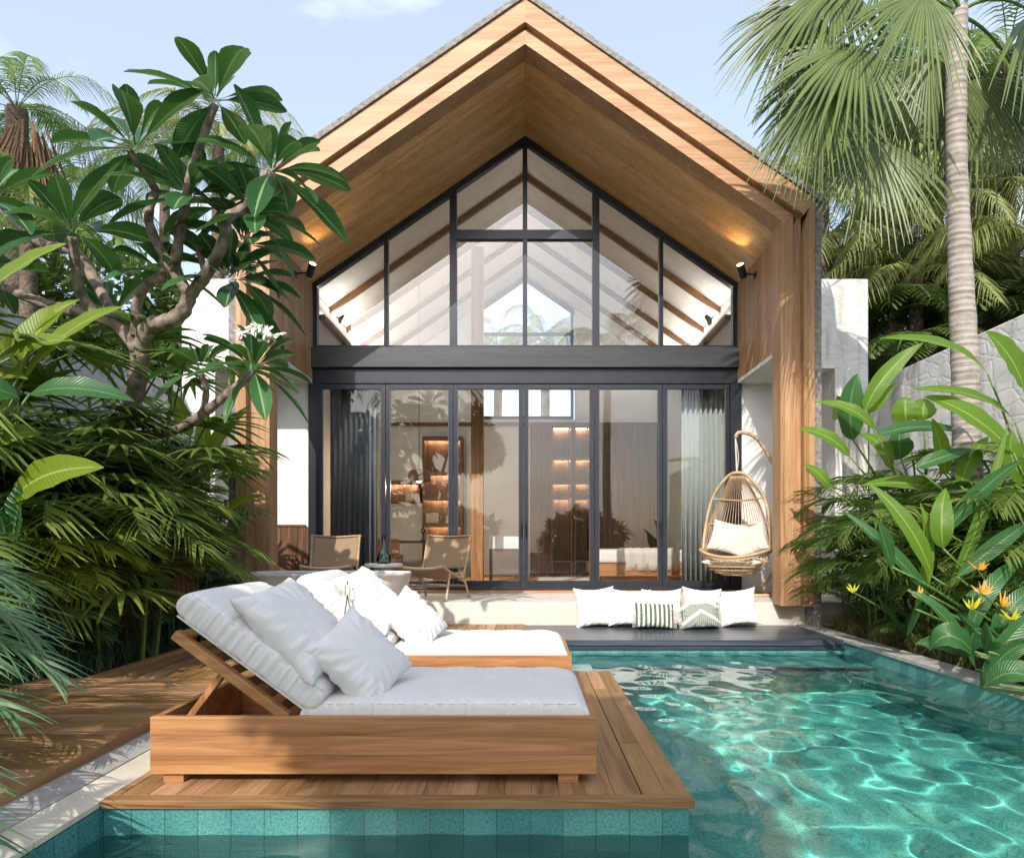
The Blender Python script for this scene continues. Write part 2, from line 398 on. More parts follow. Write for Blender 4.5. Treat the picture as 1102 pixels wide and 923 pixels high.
M['tile_floor'] = m_tile('pool_floor_tiles', False, .30, .30, (.13,.50,.46), (.20,.60,.54), (.10,.40,.36))

def m_glass(name, ior=1.7, tint=(.93,.96,.96)):
    t = NT(name); t.t.nodes.remove(t.b)
    fr = t.n('Fresnel'); fr.inputs[0].default_value = ior; tr = t.n('BsdfTransparent'); tr.inputs[0].default_value = tint+(1,)
    gl = t.n('BsdfGlossy'); gl.inputs['Roughness'].default_value = 0.0; gl.inputs[0].default_value = (1,1,1,1)
    ms = t.n('MixShader'); t.l(fr.outputs[0], ms.inputs[0]); t.l(tr.outputs[0], ms.inputs[1]); t.l(gl.outputs[0], ms.inputs[2]); t.l(ms.outputs[0], t.out.inputs[0]); return t.m
M['glass'] = m_glass('window_glass', 1.5, (.97,.98,.98))
M['glass_up'] = m_glass('gable_glass', 1.85, (.97,.98,.98))
M['bottle'] = m_glass('bottle_glass', 1.5, (.80,.90,.88))
def m_emit(name, col, s_):
    t = NT(name); t.b.inputs['Emission Color'].default_value = col+(1,); t.b.inputs['Emission Strength'].default_value = s_; t.b.inputs['Base Color'].default_value = col+(1,); return t.m
M['led'] = m_emit('led_strip', (1,.78,.55), 55)
M['fill_glow'] = m_emit('room_fill_glow', (1,.88,.75), 5)  # glow of the added strips that brighten the room
M['bulb'] = m_emit('lamp_bulb', (1,.72,.42), 30)
M['lens'] = m_emit('spot_lens', (1,.72,.42), 6)
def m_water():
    t = NT('water'); t.set(Base_Color=(.80,.97,.94,1), Roughness=0.0, IOR=1.33, Transmission_Weight=1.0); return t.m
M['water'] = m_water()

M['l_plum'] = leafm('frangipani_leaf', (.018,.065,.02), (.05,.15,.045), (.30,.42,.20), .22, .33, 150, (.12,.30,.04), .06)
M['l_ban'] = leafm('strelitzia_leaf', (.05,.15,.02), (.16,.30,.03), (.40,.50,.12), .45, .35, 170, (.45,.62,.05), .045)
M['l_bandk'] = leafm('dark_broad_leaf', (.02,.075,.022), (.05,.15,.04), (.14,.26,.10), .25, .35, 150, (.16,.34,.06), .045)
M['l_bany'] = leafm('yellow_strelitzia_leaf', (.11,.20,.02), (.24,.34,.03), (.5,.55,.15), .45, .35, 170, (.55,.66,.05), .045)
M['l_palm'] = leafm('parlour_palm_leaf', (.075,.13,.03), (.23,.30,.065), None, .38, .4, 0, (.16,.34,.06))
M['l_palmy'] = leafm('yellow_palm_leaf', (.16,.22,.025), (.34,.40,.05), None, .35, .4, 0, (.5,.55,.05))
M['l_fan'] = leafm('fan_palm_leaf', (.035,.065,.012), (.10,.145,.028), (.20,.24,.08), .12, .42, 0, (.30,.42,.08), .12)
M['l_coco'] = leafm('coconut_leaf', (.13,.18,.05), (.36,.38,.14), None, .3, .45, 0, (.32,.38,.10))
M['l_fern'] = leafm('tree_fern_leaf', (.09,.15,.04), (.20,.28,.08), None, .25, .5, 0, (.20,.35,.07))
M['l_blue'] = leafm('blue_green_palm_leaf', (.05,.11,.05), (.12,.22,.09), None, .2, .4, 0, (.12,.28,.14))
M['l_grass'] = leafm('straw_grass', (.10,.11,.035), (.26,.24,.10), None, .3, .6, 0, (.4,.4,.15))
M['l_dry'] = leafm('dry_palm_sheath', (.09,.045,.025), (.22,.13,.07), None, .1, .8)
M['petal'] = leafm('white_petal', (.75,.74,.68), (.85,.84,.78), None, .3, .5, 0, (.9,.88,.7))
M['petal_o'] = leafm('orange_bract', (.55,.22,.03), (.75,.42,.05), None, .3, .45, 0, (.9,.5,.05))
M['petal_y'] = leafm('yellow_bract', (.55,.50,.03), (.70,.66,.06), None, .3, .45, 0, (.9,.85,.1))
M['stem_g'] = plain('green_stem', (.10,.17,.04), .5, 0, .3, 20)
M['stem_b'] = plain('brown_stem', (.12,.085,.05), .8, 0, .3, 30, .5)
def m_bark(name, c1, c2, rings=0, sc_=14):
    t = NT(name); v = t.vec(); n_ = t.n('TexNoise'); n_.inputs['Scale'].default_value = sc_; n_.inputs['Detail'].default_value = 8; t.l(v, n_.inputs[0])
    h = n_.outputs[0]
    if rings:
        sp = t.n('SeparateXYZ'); t.l(v, sp.inputs[0])
        h2 = t.math('SINE', t.math('MULTIPLY', t.math('ADD', sp.outputs[2], t.math('MULTIPLY', n_.outputs[0], .03)), rings))
        n4 = t.n('TexNoise'); n4.inputs['Scale'].default_value = 1; v4 = t.vec((3,3,40)); t.l(v4, n4.inputs[0])
        h = t.math('ADD', t.math('MULTIPLY', h, .5), t.math('ADD', t.math('MULTIPLY', h2, .09), t.math('MULTIPLY', n4.outputs[0], .45)))
    t.l(t.ramp(h, [(.32, c1), (.62, c2)]), t.b.inputs['Base Color']); t.set(Roughness=.85); t.bump(h, .9, .02); return t.m
M['bark_plum'] = m_bark('frangipani_bark', (.10,.075,.06), (.34,.27,.22))
M['bark_palm'] = m_bark('fan_palm_bark', (.20,.17,.145), (.42,.375,.33), 95, 9)
M['bark_dark'] = m_bark('dark_bark', (.05,.035,.025), (.17,.12,.09))

# ------------------------------------------------------------------ ground, pool, decks
PXL, PXR, PYB, PYN = -1.78, 3.5, 7.55, -2.6       # pool: left, right, back, near edge
WZ = -.15; PD = -1.35
g = MB()
for x0, x1, y0, y1, z in ((-60,-3.3,-40,120,-.03), (3.72,60,-40,120,-.03), (-3.3,3.72,8.9,120,-.03), (-3.3,3.72,-40,PYN-.3,-.03)):
    g.add([(x0,y0,z),(x1,y0,z),(x1,y1,z),(x0,y1,z)], [(0,1,2,3)])
g.obj('ground', M['soil'], kind='structure')
# pool basin: floor and walls with thickness
b = MB(); b.box(PXL-.3, PXR+.3, PYN-.3, PYB+.3, PD-.2, PD); b.obj('pool_floor', M['tile_floor'], kind='structure')
b = MB()
b.box(PXR, PXR+.2, PYN-.3, 8.86, PD, -.03); b.box(PXL-.2, PXL, PYN-.3, 5.76, PD, -.034)
b.box(PXL-.2, PXR+.2, PYN-.3, PYN, PD, -.038)
b.box(PXL+.003, .69, 2.90, 5.72, PD, -.034)                    # under the lounger platform
b.box(-1.9, 0.0, 5.723, 8.86, PD, -.04); b.box(0.003, PXR-.003, PYB+.02, 8.86, PD, -.045)
b.box(.003, PXR-.003, 6.85, PYB+.018, PD, -.36)                # submerged bench
b.box(.003, .64, 5.8, 6.75, PD, -.125)                         # pale shelf beside the platform
b.obj('pool_walls', M['tile_wall'], kind='structure')
# coping stones on the right
b = MB(); y = PYN-.3
while y < 8.8:
    y2 = min(y+.62, 8.86); b.box(PXR-.015, PXR+.22, y, y2-.005, -.028, .012); y = y2
b.obj('pool_coping', M['kerb_grey'], kind='structure', bevel=.006)
# left kerb: cream stone strip, and a grey strip painting the deck's shadow
b = MB(); y = PYN-.3
while y < 5.7:
    y2 = min(y+.6, 5.7); b.box(-1.965, PXL-.003, y, y2-.004, -.03, -.004); y = y2
b.obj('kerb', M['kerb'], kind='structure', bevel=.004)
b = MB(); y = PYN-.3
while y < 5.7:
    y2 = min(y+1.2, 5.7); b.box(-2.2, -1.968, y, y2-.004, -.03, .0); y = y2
b.obj('kerb_shade_strip', M['kerb_grey'], kind='structure', bevel=.003)
# water with real ripples
nx, ny = 400, 720
xs = np.linspace(PXL-.02, PXR+.02, nx); ys = np.linspace(PYN-.02, PYB+.05, ny)
X, Y = np.meshgrid(xs, ys)
rs = np.random.RandomState(5); Z = np.zeros_like(X)
for i in range(60):
    lam = rs.uniform(.17, .32); k = 2*math.pi/lam; th = rs.uniform(0, 2*math.pi); ph = rs.uniform(0, 6.28)
    A = .19/k**2
    Z += A*np.sin(k*(math.cos(th)*X+math.sin(th)*Y*.8)+ph + .6*np.sin(X*1.3+Y*.9+ph))
Z *= 1.0
vv = np.stack([X.ravel(), Y.ravel(), (Z+WZ).ravel()], 1)
b = MB(); b.v = [tuple(p) for p in vv.tolist()]; b.n = len(b.v); b.uv = [(0,0)]*b.n
for j in range(ny-1):
    yc = (ys[j]+ys[j+1])/2
    for i in range(nx-1):
        xc = (xs[i]+xs[i+1])/2
        if xc < .66 and 2.95 < yc < 5.68: continue
        if xc < -.05 and yc > 5.68: continue
        a = j*nx+i; b.f.append((a, a+1, a+1+nx, a+nx))
b.mi = [0]*len(b.f)
wat = b.obj('water', M['water'], kind='structure', smooth=True)
wat.cycles.is_caustics_caster = True
for o in C.objects:
    if o.name.startswith(('pool_floor', 'pool_walls')): o.cycles.is_caustics_receiver = True

def boards(mb, x0, x1, y0, y1, z0, z1, axis, w_, gap=.004, stagger=None, seed=1):
    r = random.Random(seed)
    a0, a1 = (y0, y1) if axis == 'x' else (x0, x1)
    n = max(1, round((a1-a0)/w_)); w_ = (a1-a0)/n
    for i in range(n):
        p, q = a0+i*w_+gap/2, a0+(i+1)*w_-gap/2
        l0, l1 = (x0, x1) if axis == 'x' else (y0, y1)
        cuts = [l0]
        if stagger:
            c = l0 + r.uniform(.3, 1)*stagger
            while c < l1-.3: cuts.append(c); c += stagger*r.uniform(.8, 1.2)
        cuts.append(l1)
        for j in range(len(cuts)-1):
            u, v_ = cuts[j]+(gap/3 if j else 0), cuts[j+1]-(gap/3 if j < len(cuts)-2 else 0)
            if axis == 'x': mb.box(u, v_, p, q, z0, z1)
            else: mb.box(p, q, u, v_, z0, z1)
# lounger platform
b = MB(); boards(b, -1.735, .50, 2.955, 5.74, -.03, 0, 'y', .118, .0015)
boards(b, .505, .71, 2.955, 5.74, -.03, 0, 'y', .10, .0015, 1.6, 4)
b.obj('deck_platform', M['deck_y'], kind='structure', bevel=.001)
b = MB(); b.box(-1.78, .712, 2.88, 2.951, -.034, .002); b.box(-1.78, -1.739, 2.953, 5.74, -.034, .001)
b.obj('deck_border', M['deck_x'], kind='structure', bevel=.003)
# left deck and rear deck
b = MB(); boards(b, -3.62, -2.19, -2.5, 5.2, .02, .05, 'x', .115, .006, 2.3, 2)
b.obj('deck', M['deck_x'], kind='structure', bevel=.002)
b = MB(); b.box(-2.187, -2.15, -2.5, 5.2, -.02, .052); b.box(-3.66, -3.623, -2.5, 5.2, -.03, .05); b.obj('deck_edge', M['deck_y'], kind='structure', bevel=.003)
b = MB(); boards(b, -3.28, 0.0, 5.745, 8.86, -.02, .012, 'y', .12, .005, 2.2, 3)
boards(b, -3.28, -1.80, 5.205, 5.74, -.02, .012, 'y', .12, .005)
b.obj('rear_deck', M['deck_y'], kind='structure', bevel=.002)
b = MB(); b.box(-3.34, -3.285, 5.205, 8.86, -.03, .05); b.obj('rear_deck_edge', M['deck_y'], kind='structure')
b = MB(); boards(b, .004, 3.495, PYB, 8.86, -.03, -.002, 'x', .16, .006)
b.box(.004, 3.495, PYB-.03, PYB-.004, -.06, 0.0)
b.box(.004, 3.495, PYB-.012, PYB+.018, -.105, -.062)
b.box(.004, 3.495, 6.80, 6.90, -.40, -.345)
b.obj('pool_ledge', M['ledge'], kind='structure', bevel=.002)
TZ = .288
b = MB(); b.box(-4.6, 4.4, 8.88, 10.5, -.03, TZ); b.obj('terrace', M['concrete'], kind='structure', bevel=.012)
b = MB(); b.box(3.28, 4.35, 10.12, 10.52, TZ, TZ+.03)
b.box(-3.3, 3.27, 10.45, 10.56, TZ, TZ+.035); b.obj('terrace_sill', M['teak_x'], kind='structure', bevel=.004)

# ------------------------------------------------------------------ villa
GY = 10.63; FY = 8.55; IX = 3.27; SL = .69; AZ = 7.30      # glass plane, front plane, inner half width, slope, ridge height
BY = 16.0
def gz(x, off=0): return AZ + off - SL*abs(x)
villa = thing('villa', (0, 12.3, 0), 'gabled timber villa with tall dark framed glass front facing the pool', 'house')
vp = lambda mb, name, mat, **k: mb.obj(name, mat, villa, **k)
def band(mb, y0, y1, o0, o1, xi, xo, zb):
    """gable band: roof part between heights o0..o1 and legs between xi..xo down to zb"""
    for s in (-1, 1):
        zi = gz(xi, o0); zo = gz(xo, o1)
        pts = [(0, gz(0, o0)), (s*xi, zi), (s*xi, zb), (s*xo, zb), (s*xo, zo), (0, gz(0, o1))]
        mb.prism(pts, 'y', y0, y1)
# front trims: three stepped frames
b = MB()
for s in (-1, 1):
    b.prism([(0, AZ), (s*3.24, gz(3.24)), (s*3.36, gz(3.36, .17)), (0, AZ+.17)], 'y', FY+.06, FY+.36)
    b.prism([(0, AZ+.173), (s*3.363, gz(3.363, .173)), (s*3.47, gz(3.47, .23)), (0, AZ+.23)], 'y', FY+.10, FY+.36)
    b.prism([(0, AZ+.233), (s*3.473, gz(3.473, .233)), (s*3.60, gz(3.60, .52)), (0, AZ+.52)], 'y', FY, FY+.36)
vp(b, 'gable_fascia', M['clad_x'])
# pillars made of upright boards
for s in (-1, 1):
    b = MB()
    x = 3.16
    zt = lambda q: gz(q, .17 if q < 3.37 else (.2 if q < 3.46 else .45))
    prof = [(3.20,3.245,.06,None), (3.248,3.36,.06,None), (3.363,3.41,.10,None), (3.413,3.468,.10,None), (3.471,3.53,0,None), (3.533,3.60,0,None)]
    for x0, x1, dy, _ in prof:
        def mz(q, dy=dy):
            (xa, oa), (xb, ob) = {.06: ((3.24,0),(3.36,.17)), .10: ((3.363,.173),(3.47,.23)), 0: ((3.473,.233),(3.60,.52))}[dy]
            f_ = min(1, max(0, (q-xa)/(xb-xa))); return gz(xa,oa)*(1-f_)+gz(xb,ob)*f_ if q > xa else gz(q, 0)
        zt0, zt1 = mz(x0)-.003, mz(x1)-.003
        b.prism([(s*x0, TZ-.02), (s*x1, TZ-.02), (s*x1, zt1), (s*x0, zt0)], 'y', FY+dy, FY+.34)
    vp(b, 'pillar', M['clad_z'])
# roof slab and outer cladding
b = MB()
for s in (-1, 1):
    b.prism([(0, AZ+.53), (s*3.70, gz(3.70, .53)), (s*3.70, gz(3.70, .61)), (0, AZ+.61)], 'y', FY-.03, BY+.4)
vp(b, 'roof', M['shingle'])
for s in (-1, 1):
    b = MB()
    b.prism([(s*3.61, -.02), (s*3.70, -.02), (s*3.70, gz(3.70, .525)), (s*3.61, gz(3.61, .525))], 'y', FY+.03, FY+.40)
    b.prism([(s*3.61, 3.6), (s*3.70, 3.6), (s*3.70, gz(3.70, .525)), (s*3.61, gz(3.61, .525))], 'y', FY+.401, BY+.3)
    vp(b, 'outer_cladding', M['shingle'])
# soffit boards run eave to ridge, stacked in depth
b = MB(); y = FY+.365; r_ = random.Random(2)
while y < GY-.04:
    y2 = min(y+.075, GY-.03)
    for s in (-1, 1):
        b.prism([(s*.002, AZ), (s*3.30, gz(3.30)), (s*3.30, gz(3.30, .03)), (s*.002, AZ+.03)], 'y', y, y2-.003)
    y = y2
vp(b, 'soffit', M['sofit'])
b = MB()
for s in (-1, 1): b.prism([(0, AZ+.035), (s*3.6, gz(3.6, .035)), (s*3.6, gz(3.6, .52)), (0, AZ+.52)], 'y', FY+.365, BY+.2)
vp(b, 'roof_core', M['ceiling'])
# inner side cladding above the opening (boards upright), facing inwards
for s in (-1, 1):
    b = MB(); y = FY+.345
    while y < GY-.05:
        y2 = min(y+.082, GY-.045); b.box(s*IX, s*(IX+.035), y, y2-.004, 3.56, gz(IX)-.006); y = y2
    vp(b, 'inner_cladding', M['clad_z'])
    b = MB(); b.box(s*(IX+.001), s*3.60, FY+.345, GY+.10, 3.50, 3.555); b.box(s*(IX+.04), s*3.6, FY+.345, GY+.1, 3.556, gz(3.6)-.02)
    vp(b, 'lintel', M['plaster'])
    b = MB(); b.box(s*3.34, s*4.45, GY-.01, GY+.15, 0, 3.5); b.box(s*4.35, s*4.45, FY+1.1, GY-.012, 0, 3.5); b.box(s*3.61, s*4.45, FY+1.1, GY+.1, 3.503, 3.62)
    vp(b, 'alcove_wall', M['plaster'])
b = MB(); boards(b, -4.3, -3.36, GY-.06, GY-.055, 0, 0, 'y', .1)
b = MB(); x = -4.3
while x < -3.4: b.box(x, x+.085, GY-.055, GY-.015, TZ, 1.30); x += .09
b.box(-4.32, -3.38, GY-.07, GY-.01, 1.302, 1.33)
vp(b, 'timber_wainscot', M['walnut_z'])
# steel beam
b = MB(); b.box(-3.33, 3.33, GY-.14, GY+.10, 3.73, 4.04); vp(b, 'beam', M['beam'], bevel=.006)
b = MB(); b.box(-3.30, 3.30, GY-.06, GY+.08, 3.50, 3.727); b.box(-3.33, -3.14, GY-.07, GY+.08, TZ+.035, 3.497); b.box(3.16, 3.33, GY-.07, GY+.08, TZ+.035, 3.497)
b.box(-3.13, 3.15, GY-.07, GY+.08, TZ+.036, TZ+.075); vp(b, 'door_frame', M['steel'], bevel=.004)
# folding glass door leaves
edges = [347-12, 415.5, 488, 563.5, 639.5, 712.5, 790]
for i in range(6):
    x0 = (edges[i]-CX)/(F/GY) + (.11 if i == 0 else .003); x1 = (edges[i+1]-CX)/(F/GY) - (.08 if i == 5 else .003)
    b = MB(); z0, z1 = TZ+.08, 3.495; fw = .062; yy0, yy1 = GY-.04, GY+.02
    b.box(x0, x0+fw, yy0, yy1, z0, z1); b.box(x1-fw, x1, yy0, yy1, z0, z1)
    b.box(x0+fw, x1-fw, yy0+.002, yy1-.002, z0, z0+.10); b.box(x0+fw, x1-fw, yy0+.002, yy1-.002, z1-.08, z1)
    b.box(x0+fw, x0+fw+.012, yy0-.006, yy0+.02, z0+.10, z1-.08, 1); b.box(x1-fw-.012, x1-fw, yy0-.006, yy0+.02, z0+.1, z1-.08, 1)
    dr = vp(b, 'glass_door', [M['steel'], M['steel_lt']], bevel=.003)
    p = MB(); p.box(x0+fw-.005, x1-fw+.005, GY-.014, GY-.008, z0+.095, z1-.075); p.obj('pane', M['glass'], dr)
    if i in (2, 3, 4):
        h = MB(); hx = x1-fw/2 if i != 3 else x0+fw/2
        h.box(hx-.012, hx+.012, yy0-.012, yy0-.001, 1.15, 1.40); h.tube([(hx, yy0-.05, 1.14), (hx, yy0-.05, 1.36)], .009); h.box(hx-.006, hx+.006, yy0-.05, yy0-.01, 1.33, 1.345)
        h.obj('handle', M['black'], dr)
# upper gable window: frame bars and panes
def upx(px): return (px-CX)/(F/GY)
b = MB(); V = [(-3.30, .05), (upx(416), .03), (upx(488), .055), (0, .035), (upx(641), .055), (upx(711), .03), (3.26, .05)]
for x, hw in V[1:-1]: b.box(x-hw, x+hw, GY-.05, GY+.06, 4.043, gz(x)-.05*1)
for s in (-1, 1):
    b.box(s*3.20, s*3.268, GY-.05, GY+.06, 4.043, gz(3.25)-.06)
    b.prism([(0, AZ-.004), (s*3.268, gz(3.268, -.004)), (s*3.268, gz(3.268, -.11)), (0, AZ-.11)], 'y', GY-.07, GY+.05)
b.box(-3.20, 3.20, GY-.045, GY+.05, 4.043, 4.09)
b.box(upx(488), upx(641), GY-.06, GY+.055, 5.72, 5.86)
uw = vp(b, 'gable_window', M['steel'])
hz = 5.79
xs_ = [v_[0] for v_ in V]
for i in range(6):
    x0, x1 = xs_[i]+.02, xs_[i+1]-.02
    if i == 0: x0 = -3.22
    if i == 5: x1 = 3.22
    p = MB()
    if i in (2, 3):
        p.box(x0, x1, GY-.004, GY+.002, 4.06, 5.74); q = MB(); q.prism([(x0, 5.84), (x1, 5.84), (x1, gz(x1, -.07)), (x0, gz(x0, -.07))], 'y', GY-.004, GY+.002); q.obj('pane', M['glass_up'], uw)
    else: p.prism([(x0, 4.06), (x1, 4.06), (x1, gz(x1, -.07)), (x0, gz(x0, -.07))], 'y', GY-.004, GY+.002)
    p.obj('pane', M['glass_up'], uw)
# interior shell
b = MB(); boards(b, -3.3, 3.3, GY+.081, BY, TZ-.1, TZ, 'y', .2, .003, 2.0, 9); vp(b, 'interior_floor', M['teak_y'])
b = MB()
for s in (-1, 1): b.box(s*3.301, s*3.33, GY+.151, BY+.2, 0, gz(3.33)-.01)
b.box(-3.299, 3.299, BY, BY+.18, 3.2, 3.9, 0)
b.box(-3.299, -1.16, BY, BY+.18, 0, 3.197); b.box(1.16, 3.299, BY, BY+.18, 0, 3.197); b.box(-1.157, 1.157, BY, BY+.18, 0, 3.197)
for s in (-1, 1):
    b.prism([(s*1.163, 3.903), (s*3.299, 3.903), (s*3.299, gz(3.299, -.02)), (s*1.163, gz(1.163, -.02))], 'y', BY, BY+.18)
vp(b, 'interior_wall', M['inner_plaster'])
b = MB()
for s in (-1, 1): b.prism([(s*.003, AZ+.002), (s*3.299, gz(3.299, .002)), (s*3.299, gz(3.299, .03)), (s*.003, AZ+.03)], 'y', GY+.09, BY+.2)
vp(b, 'ceiling', M['ceiling'])
for yy in (11.6, 12.7, 13.8, 14.9):
    b = MB()
    for s in (-1, 1): b.prism([(0, AZ-.002), (s*3.299, gz(3.299, -.002)), (s*3.299, gz(3.299, -.11)), (0, AZ-.11)], 'y', yy, yy+.07)
    vp(b, 'rafter', M['walnut_x'])
b = MB(); b.box(-3.29, 3.29, BY-.05, BY-.003, 3.74, 3.82)
vp(b, 'wall_rail', M['walnut_x'])
# rear gable window
b = MB()
for x in (-1.1, 0, 1.1): b.box(x-.035, x+.035, BY+.03, BY+.11, 3.93, gz(x)-.1)
for s in (-1, 1): b.prism([(0, AZ-.06), (s*1.15, gz(1.15, -.06)), (s*1.15, gz(1.15, -.16)), (0, AZ-.16)], 'y', BY+.02, BY+.12)
b.box(-1.13, 1.13, BY+.03, BY+.11, 3.905, 3.98); b.box(-1.13, 1.13, BY+.035, BY+.105, 5.86, 5.93)
rw = vp(b, 'rear_window', M['steel'])
p = MB(); p.prism([(-1.1, 3.95), (1.1, 3.95), (1.1, gz(1.1, -.1)), (0, AZ-.1), (-1.1, gz(1.1, -.1))], 'y', BY+.06, BY+.066); p.obj('pane', M['glass'], rw)
# wood panelling on the back wall, right half and the right side
b = MB(); x = .12
while x < 3.24:
    if not (x > .55 and x < 1.5): b.box(x, min(x+.115, 3.25), BY-.06, BY-.004, TZ, 3.735)
    x += .12
vp(b, 'timber_panelling', M['walnut_z'])
b = MB(); b.box(1.93, 2.84, BY-.075, BY-.061, TZ+.02, 3.10); b.box(1.91, 1.925, BY-.08, BY-.061, TZ+.02, 3.12); b.box(2.845, 2.86, BY-.08, BY-.061, TZ+.02, 3.12); b.box(1.91, 2.86, BY-.08, BY-.061, 3.105, 3.12)
dd = vp(b, 'interior_door', M['walnut_z'])
# free standing timber post in the room
b = MB(); b.box(-1.0+.04, -.80+.06, 12.2, 12.42, TZ, 6.3); vp(b, 'timber_post', M['teak_z'], bevel=.01)
# spotlights outside under the eaves and inside on the walls
def spot(px, py, d, s, lit, tgt):
    p0 = P(px, py, d); tgt = Vector(tgt).normalized()
    b = MB(); b.tube([p0-tgt*.02, p0+tgt*.17], [.05, .055], 16)
    wallx = s*(IX if d < GY else 3.30)
    b.tube([p0+tgt*.04, Vector((wallx, p0.y, p0.z+.02))], .012)
    b.tube([Vector((wallx-s*.025, p0.y, p0.z+.02)), Vector((wallx, p0.y, p0.z+.02))], .04, 14)
    o = vp(b, 'spotlight', M['black'], bevel=.004)
    l_ = MB(); l_.tube([p0+tgt*.1705, p0+tgt*.176], .045, 16); l_.obj('lens', M['lens'], o)
    L = bpy.data.lights.new('spot_lamp', 'SPOT'); L.energy = lit; L.color = (1, .66, .34); L.spot_size = R(95); L.spot_blend = .8; L.shadow_soft_size = .04
    lo = bpy.data.objects.new('spot_lamp', L); C.objects.link(lo); lo.parent = villa; lo.location = p0+tgt*.2 - Vector((0, 12.3, 0))
    lo.rotation_euler = (-tgt).to_track_quat('Z', 'Y').to_euler()
for s in (-1, 1):  # added coves with glowing strips and area lamps to brighten room and gable
    b = MB(); b.box(s*3.296, s*3.20, 11.0, 15.9, 4.62, 4.70); cv = vp(b, 'fill_cove', M['walnut_y'])
    b = MB(); b.box(s*3.29, s*3.22, 11.05, 15.85, 4.702, 4.712); b.obj('fill_strip', M['fill_glow'], cv)
    L = bpy.data.lights.new('fill_lamp', 'AREA'); L.shape = 'RECTANGLE'; L.size = 4.8; L.size_y = .12; L.energy = 30; L.color = (1, .93, .84)
    lo = bpy.data.objects.new('fill_lamp', L); C.objects.link(lo); lo.parent = villa; lo.location = (s*3.15, 13.4-12.3, 4.76)
    dv = Vector((-s*.55, 0, 1)); q_ = (-dv).to_track_quat('Z', 'X'); lo.rotation_euler = Matrix((Vector((0,1,0)), (-dv).normalized().cross(Vector((0,1,0))), (-dv).normalized())).transposed().to_euler()
spot(333, 296, 9.75, -1, 7, (.45, -.55, .75)); spot(800, 297, 9.75, 1, 7, (-.45, -.55, .75))
spot(364, 346, 12.2, -1, 25, (.4, .1, .9)); spot(765, 348, 12.2, 1, 25, (-.4, .1, .9))

# curtains
def curtain(x0, x1, y, z0, z1, folds, amp, mat, label, yaw=0):
    b = MB(); n = folds*8; v = []; f = []
    for k in range(2):
        for i in range(n+1):
            t = i/n; x = x0+(x1-x0)*t
            v.append((x, y+amp*math.sin(t*folds*2*math.pi)*(1 if k else .9)+yaw*t, z0 if k == 0 else z1))
    f = [(i, i+1, i+n+2, i+n+1) for i in range(n)]
    b.add(v, f); b.obj('curtain', mat, smooth=True, solid=.006, label=label, cat='curtain')
curtain(-3.10, -2.35, GY+.32, TZ+.02, 3.72, 9, .05, M['curtain_dark'], 'dark grey floor length curtain behind the leftmost glass door')
curtain(2.5, 3.22, GY+.34, TZ+.02, 3.60, 9, .05, M['curtain_lt'], 'pale grey green floor length curtain behind the rightmost glass door')
# ------------------------------------------------------------------ furniture indoors
def shelf_unit(name, x0, x1, y0, y1, z0, z1, nlev, label, led=True, mat='walnut_x', backm='walnut_z'):
    t = thing(name, ((x0+x1)/2, (y0+y1)/2, z0), label, 'shelf')
    b = MB(); b.box(x0, x0+.05, y0, y1, z0, z1); b.box(x1-.05, x1, y0, y1, z0, z1); b.box(x0+.052, x1-.052, y0+.01, y1, z1-.05, z1-.001)
    b.obj('carcass', M[mat], t)
    b = MB(); b.box(x0+.052, x1-.052, y1-.02, y1, z0, z1-.052); b.obj('back_panel', M[backm], t)
    for z in nlev:
        b = MB(); b.box(x0+.052, x1-.052, y0+.012, y1-.022, z, z+.04); s_ = b.obj('shelf', M[mat], t)
    if led:
        for z in list(nlev)[1:]+[z1-.05]:
            b = MB(); b.box(x0+.08, x1-.08, y1-.10, y1-.08, z-.010, z-.002); b.obj('light_strip', M['led'], t); b = MB(); b.box(x0+.052, x1-.052, y0+.012, y0+.03, z-.055, z-.001); b.obj('shelf_lip', M[mat], t)
    return t
shelf_unit('bookcase', -2.33, -1.42, 15.6, 15.97, TZ, 3.45, (TZ+.05, .62+TZ, 1.15+TZ, 1.75+TZ, 2.32+TZ), 'tall walnut bookcase with lit shelves left of the room centre')
shelf_unit('wall_shelf', -3.2, -2.38, 15.6, 15.97, 1.95, 2.45, (1.95,), 'low walnut wall shelf with lit back above the desk')
shelf_unit('bookcase', .58, 1.08, 15.55, 15.97, TZ, 3.72, (TZ+.3, 2.05, 2.4, 2.95), 'narrow tall lit walnut niche left of its twin at the rear wall')
shelf_unit('bookcase', 1.1, 1.50, 15.55, 15.97, TZ, 3.72, (TZ+.3, 2.05, 2.4, 2.95), 'narrow tall lit walnut niche right of its twin at the rear wall')
b = MB(); b.box(-3.15, -2.4, 15.93, 15.96, 1.90, 1.925); 
r_ = random.Random(3)
def books(x, n, y, z, label):
    b = MB()
    for i in range(n):
        w_ = r_.uniform(.025, .05); h = r_.uniform(.16, .24); b.box(x, x+w_-.002, y, y+.16, z, z+h); x += w_
    b.obj('book_row', M['paper'], label=label, cat='books')
books(-2.72, 5, 15.66, 1.992, 'row of pale books on the low lit wall shelf')
books(-1.95, 7, 15.66, TZ+.662, 'row of books on the lower lit shelf of the tall bookcase')
books(-1.80, 6, 15.66, TZ+1.192, 'row of books on the middle shelf of the tall bookcase')
b = MB(); b.box(-2.27, -1.98, 15.68, 15.86, TZ+1.19, TZ+1.42); b.obj('picture_frame', M['paper'], label='small framed picture leaning on the middle bookcase shelf', cat='picture', bevel=.01)
t = thing('desk', (-2.3, 14.6, TZ), 'long dark desk below the lit wall shelf inside the room', 'desk')
b = MB(); b.box(-3.2, -1.5, 14.3, 14.9, 1.03, 1.08); b.obj('desk_top', M['black'], t, bevel=.004)
